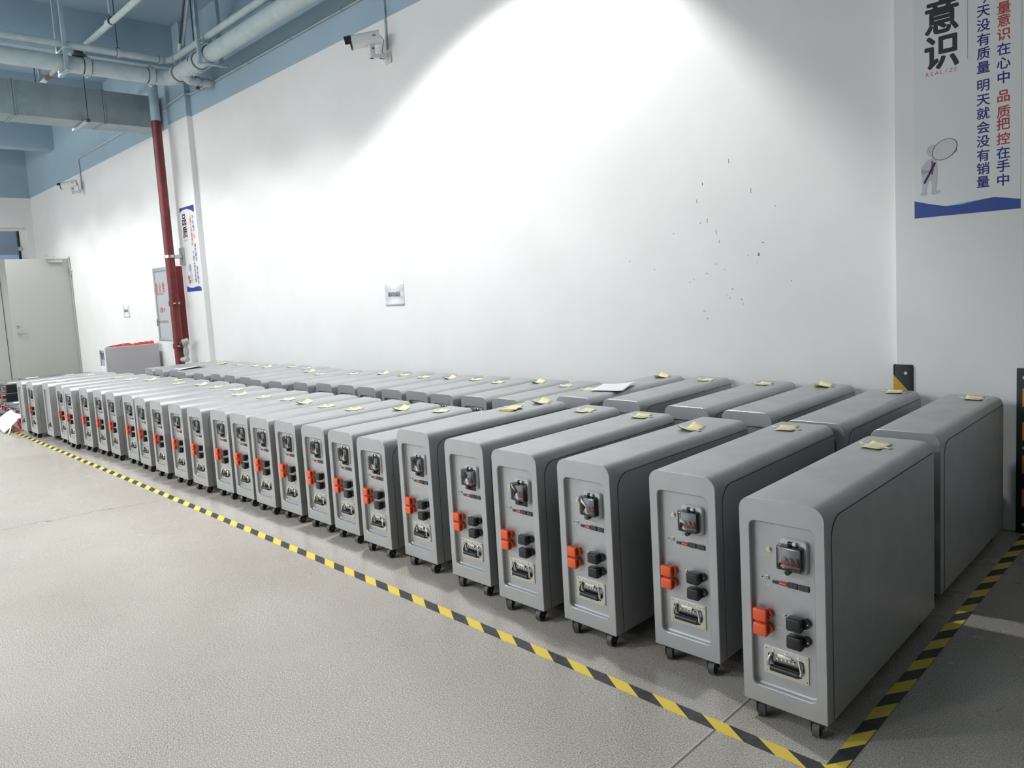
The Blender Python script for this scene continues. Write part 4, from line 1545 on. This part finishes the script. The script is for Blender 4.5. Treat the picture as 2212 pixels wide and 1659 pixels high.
def build_camera(x, z, lab):
    root = empty('security_camera', (x, YW, z))
    b = MB()
    b.box(-0.045, 0.045, -0.012, -0.0005, -0.055, 0.045, 'white_pl', 0.004)
    b.prism([(-0.03, -0.01, 0.03), (0.03, -0.01, 0.03), (0.022, -0.17, 0.0), (-0.022, -0.17, 0.0)], (0, 0.0, -0.03), 'white_pl')
    b.cyl((0, -0.19, -0.005), (0, -0.19, -0.035), 0.034, 'white_pl', 16)
    b.cyl((0, -0.19, -0.035), (0, -0.19, -0.039), 0.016, 'dark', 12)
    for yy in (-0.06, -0.09):
        b.cyl((0, yy, -0.02), (0, yy, -0.024), 0.011, 'dark', 10)
    b.build('wall_bracket', root)
    b = MB()
    b.box(-0.030, 0.026, -0.225, -0.165, -0.005, 0.085, 'white_pl', 0.006)
    b.cyl((0.027, -0.19, 0.045), (0.031, -0.19, 0.045), 0.010, 'dark', 10)
    b.build('swivel_mount', root)
    # housing points out from the wall and towards the far left, tilted down
    mx = Matrix.Translation((-0.005, -0.20, 0.135)) @ Matrix.Rotation(R(-38), 4, 'Z') @ Matrix.Rotation(R(10), 4, 'X')
    b = MB()
    la = [Vector(p) for p in rrect(-0.052, 0.052, -0.055, 0.058, (0.03, 0.03, 0.048, 0.048), 0.10, 6)]
    lb = [Vector(p) for p in rrect(-0.055, 0.055, -0.058, 0.062, (0.03, 0.03, 0.05, 0.05), -0.17, 6)]
    A = b.loop([mx @ p for p in la])
    B = b.loop([mx @ p for p in lb])
    b.strip(A, B, 'white_pl')
    b._setm([b.bm.faces.new(A), b.bm.faces.new(B[::-1])], 'white_pl')
    hs = b.build('housing', root)
    b = MB()
    A = b.loop([mx @ Vector(p) for p in rrect(-0.056, 0.056, -0.060, 0.063, (0.03, 0.03, 0.05, 0.05), -0.165, 6)])
    B = b.loop([mx @ Vector(p) for p in rrect(-0.056, 0.056, -0.060, 0.063, (0.03, 0.03, 0.05, 0.05), -0.182, 6)])
    Cc = b.loop([mx @ Vector(p) for p in rrect(-0.048, 0.048, -0.052, 0.055, (0.026, 0.026, 0.042, 0.042), -0.178, 6)])
    b.strip(A, B, 'camdark')
    b.strip(B, Cc, 'camdark')
    b._setm([b.bm.faces.new(Cc)], 'camdark')
    # eyelid over the lens
    hood = [Vector((0.057 * math.cos(a * PI / 10), 0, 0.010 + 0.054 * math.sin(a * PI / 10))) for a in range(11)]
    A = [b.bm.verts.new(mx @ (p + Vector((0, -0.16, 0)))) for p in hood]
    B = [b.bm.verts.new(mx @ (p + Vector((0, -0.225, 0)))) for p in hood]
    b._setm([b.bm.faces.new((A[k], A[k + 1], B[k + 1], B[k])) for k in range(10)], 'camdark')
    b.build('lens_front', root)
    b = MB()
    b.box(-0.03, 0.03, -0.182, -0.176, -0.045, -0.02, 'glassgrey', 0.004, mx=mx)
    b.build('infrared_window', root)
    b = MB()
    b.box(0.0548, 0.0556, 0.03, 0.065, 0.0, 0.005, 'dark', mx=mx)
    b.box(0.0548, 0.0556, 0.03, 0.060, 0.009, 0.013, 'dark', mx=mx)
    b.build('maker_mark', root)
    b = MB()
    p0 = mx @ Vector((0.02, 0.10, 0.0))
    b.tube([p0, p0 + Vector((0.02, 0.02, -0.04)), (0.02, -0.085, 0.03), (0.012, -0.07, 0.02), (0.0, -0.05, 0.03)], 0.0035, 'rod', 6)
    b.build('cable', root)
    tag(root, lab, 'security camera', 'security cameras on the back wall')


build_camera(-5.72, 3.53, 'white bullet security camera on the wall, nearer and larger of the two')
build_camera(-15.06, 3.53, 'small far white security camera above the open grey door')

# ------------------------------------------------------------------ far end of the hall
wc = empty('white_enclosure', (-12.02, 4.36, 0), R(0))
b = MB()
b.box(-0.30, 0.0, -0.78, 0, 0.02, 0.795, 'cabgrey', 0.008)
b.build('body', wc)
b = MB()
b.box(-0.315, -0.26, -0.80, -0.78, 0.0, 0.80, 'cabwhite', 0.006)
b.box(-0.04, 0.004, -0.80, -0.78, 0.0, 0.80, 'cabwhite', 0.006)
b.box(-0.26, -0.04, -0.80, -0.78, 0.75, 0.80, 'cabwhite', 0.006)
b.box(-0.26, -0.04, -0.80, -0.78, 0.0, 0.52, 'cabwhite', 0.006)
b.build('front_frame', wc)
b = MB()
for xx in (-0.22, -0.12):
    b.box(xx, xx + 0.04, -0.788, -0.78, 0.62, 0.72, 'dark', 0.002)
b.build('socket_block', wc)
tag(wc, 'pale grey electrical enclosure standing by the wall behind the back row', 'enclosure')

bg = empty('red_banner', (-12.16, 4.03, 0.797), R(0))
b = MB()
prev = None
fs = []
n = 14
for k in range(n + 1):
    v = -0.33 + 0.62 * k / n
    h = 0.008 + 0.020 * (k / n) + 0.010 * math.sin(k * 1.7) ** 2
    ring = [b.bm.verts.new((sx_ * (0.05 + 0.02 * math.sin(k)), v, zz_)) for sx_, zz_ in ((-1, 0.001), (1, 0.001), (0.7, h), (-0.6, h * 1.2))]
    if prev:
        for q in range(4):
            fs.append(b.bm.faces.new((prev[q], prev[(q + 1) % 4], ring[(q + 1) % 4], ring[q])))
    else:
        fs.append(b.bm.faces.new(ring[::-1]))
    prev = ring
fs.append(b.bm.faces.new(prev))
b._setm(fs, 'clothred')
b.build('cloth', bg)
b = MB()
b.tube([(0.03, -0.40, 0.004), (0.02, -0.3, 0.016), (0.0, -0.15, 0.030), (-0.02, -0.05, 0.032)], 0.006, 'dark', 6)
b.build('dark_strap', bg)
b = MB()
b.box(-0.055, 0.055, -0.02, -0.005, 0.0, 0.040, 'sheet', 0.003)
b.build('white_band', bg)
tag(bg, 'folded red cloth with a white band on the pale grey enclosure', 'cloth')


def module(x, y, z, rz, lab, plug=True, wd=0.40, dp=0.62, ht=0.125, group='black battery modules past the far end'):
    root = empty('battery_module', (x, y, z), rz)
    b = MB()
    b.box(-wd / 2, wd / 2, 0, dp, 0, ht - 0.012, 'black', 0.003)
    b.box(-wd / 2 - 0.004, wd / 2 + 0.004, -0.004, dp, ht - 0.012, ht, 'modgrey', 0.003)
    b.build('case', root)
    for sg in (-1, 1):
        b = MB()
        b.tube([(sg * 0.16, 0, 0.03), (sg * 0.16, -0.045, 0.03), (sg * 0.16, -0.045, ht - 0.03), (sg * 0.16, 0, ht - 0.03)], 0.007, 'steel', 8)
        b.build('front_handle', root)
    if plug:
        b = MB()
        b.box(0.06, 0.115, -0.07, 0, 0.05, ht - 0.02, 'pvred', 0.010)
        b.build('red_plug', root)
    b = MB()
    b.box(-0.12, 0.02, 0.08, 0.26, ht, ht + 0.0012, 'paper')
    b.build('paper_label', root)
    tag(root, lab, 'battery module', group)


stack_lab = ['bottom', 'middle', 'top']
for k in range(3):
    module(-12.75, 2.33 + 0.01 * k, 0.002 + 0.127 * k, R(1.5 * k - 1), 'dark battery module at the %s of the stack left of the cabinet row' % stack_lab[k], plug=(k < 2))
for k, (x, y) in enumerate(((-11.95, 2.24), (-11.45, 2.20), (-10.98, 2.17), (-10.50, 2.15))):
    module(x, y, 0.002, R(1), 'flat dark module with red plug on the floor, %s one beyond the row end' % ['fourth', 'third', 'second', 'first'][k], ht=0.16)
for k in range(2):
    module(-13.6, 2.76, 0.002 + 0.18 * k, R(-1), 'dark battery module %s in the pair before the open door' % ('on top' if k else 'underneath'), ht=0.178, dp=0.58)
module(-14.6, 3.55, 0.002, R(0), 'dark battery module alone below the open door', plug=False, ht=0.26, dp=0.55)

tr = empty('trolley', (-11.55, 1.66, 0))
b = MB()
b.box(-0.45, 0.40, -0.45, 0.42, 0.118, 0.142, 'modgrey', 0.004)
b.build('platform', tr)
for (cx, cy) in ((0.32, 0.34), (0.32, -0.36), (-0.36, 0.34), (-0.36, -0.36)):
    b = MB()
    b.box(cx - 0.03, cx + 0.03, cy - 0.04, cy + 0.04, 0.095, 0.118, 'steel', 0.003)
    b.box(cx - 0.026, cx - 0.021, cy - 0.02, cy + 0.02, 0.045, 0.1, 'steel')
    b.box(cx + 0.021, cx + 0.026, cy - 0.02, cy + 0.02, 0.045, 0.1, 'steel')
    ca = b.build('castor', tr)
    b = MB()
    b.cyl((cx - 0.018, cy, 0.05), (cx + 0.018, cy, 0.05), 0.05, 'wheelgrey', 20)
    b.cyl((cx - 0.02, cy, 0.05), (cx + 0.02, cy, 0.05), 0.034, 'rubber', 16)
    b.build('wheel', ca)
tag(tr, 'low flat wheeled trolley cut by the left frame edge', 'trolley')
b = MB()
b.box(-11.95, -11.32, 1.50, 1.94, 0.1425, 0.335, 'modgrey', 0.006)
tag(b.build('dark_crate'), 'dark box standing on the low trolley at the left edge', 'box')


def draped(name, x, y, z0, z1, wd, dp, lab, cat, m_, rz=0.0):
    root = empty(name, (x, y, 0), rz)
    b = MB()
    n = 8
    g = []
    for i in range(n + 1):
        g.append([])
        for j in range(n + 1):
            u, v = i / n, j / n
            z = z0 + (z1 - z0) * v + 0.012 * math.sin(5 * u + 3 * v)
            g[i].append(b.bm.verts.new((u * wd - wd / 2, v * dp, z)))
    fs = [b.bm.faces.new((g[i][j], g[i + 1][j], g[i + 1][j + 1], g[i][j + 1])) for i in range(n) for j in range(n)]
    b._setm(fs, m_)
    o = b.build('sheet', root, ang=80)
    md = o.modifiers.new('thickness', 'SOLIDIFY')
    md.thickness = 0.004
    tag(root, lab, cat)


draped('foam_sheet', -10.62, 1.86, 0.03, 0.175, 0.95, 0.21, 'crumpled white foam sheet leaning against the dark modules at the far left', 'foam sheet', 'sheet', R(-4))
b = MB()
pts = [(-10.05, 1.845, 0.004), (-10.07, 1.87, 0.03), (-10.10, 1.90, 0.10), (-10.14, 1.93, 0.16), (-10.18, 1.96, 0.175)]
prev = None
fs = []
for p in pts:
    q = [b.bm.verts.new((p[0] - 0.018, p[1], p[2])), b.bm.verts.new((p[0] + 0.018, p[1] + 0.004, p[2]))]
    if prev:
        fs.append(b.bm.faces.new((prev[0], q[0], q[1], prev[1])))
    prev = q
b._setm(fs, 'sheet')
o = b.build('foam_strip', ang=80)
md = o.modifiers.new('thickness', 'SOLIDIFY')
md.thickness = 0.003
tag(o, 'white foam strip hanging to the floor over the striped tape', 'foam strip')
b = MB()
b.tube([(-10.02, 2.0, 0.02), (-10.06, 1.97, 0.09), (-10.00, 1.95, 0.12), (-9.97, 1.96, 0.06), (-10.04, 1.93, 0.03), (-10.12, 1.95, 0.05)], 0.008, 'pvred', 8)
b.box(-10.03, -9.97, 1.95, 1.99, 0.125, 0.175, 'pvred', 0.01)
tag(b.build('red_cable'), 'loose red cable and plug on the floor at the row end', 'cable')
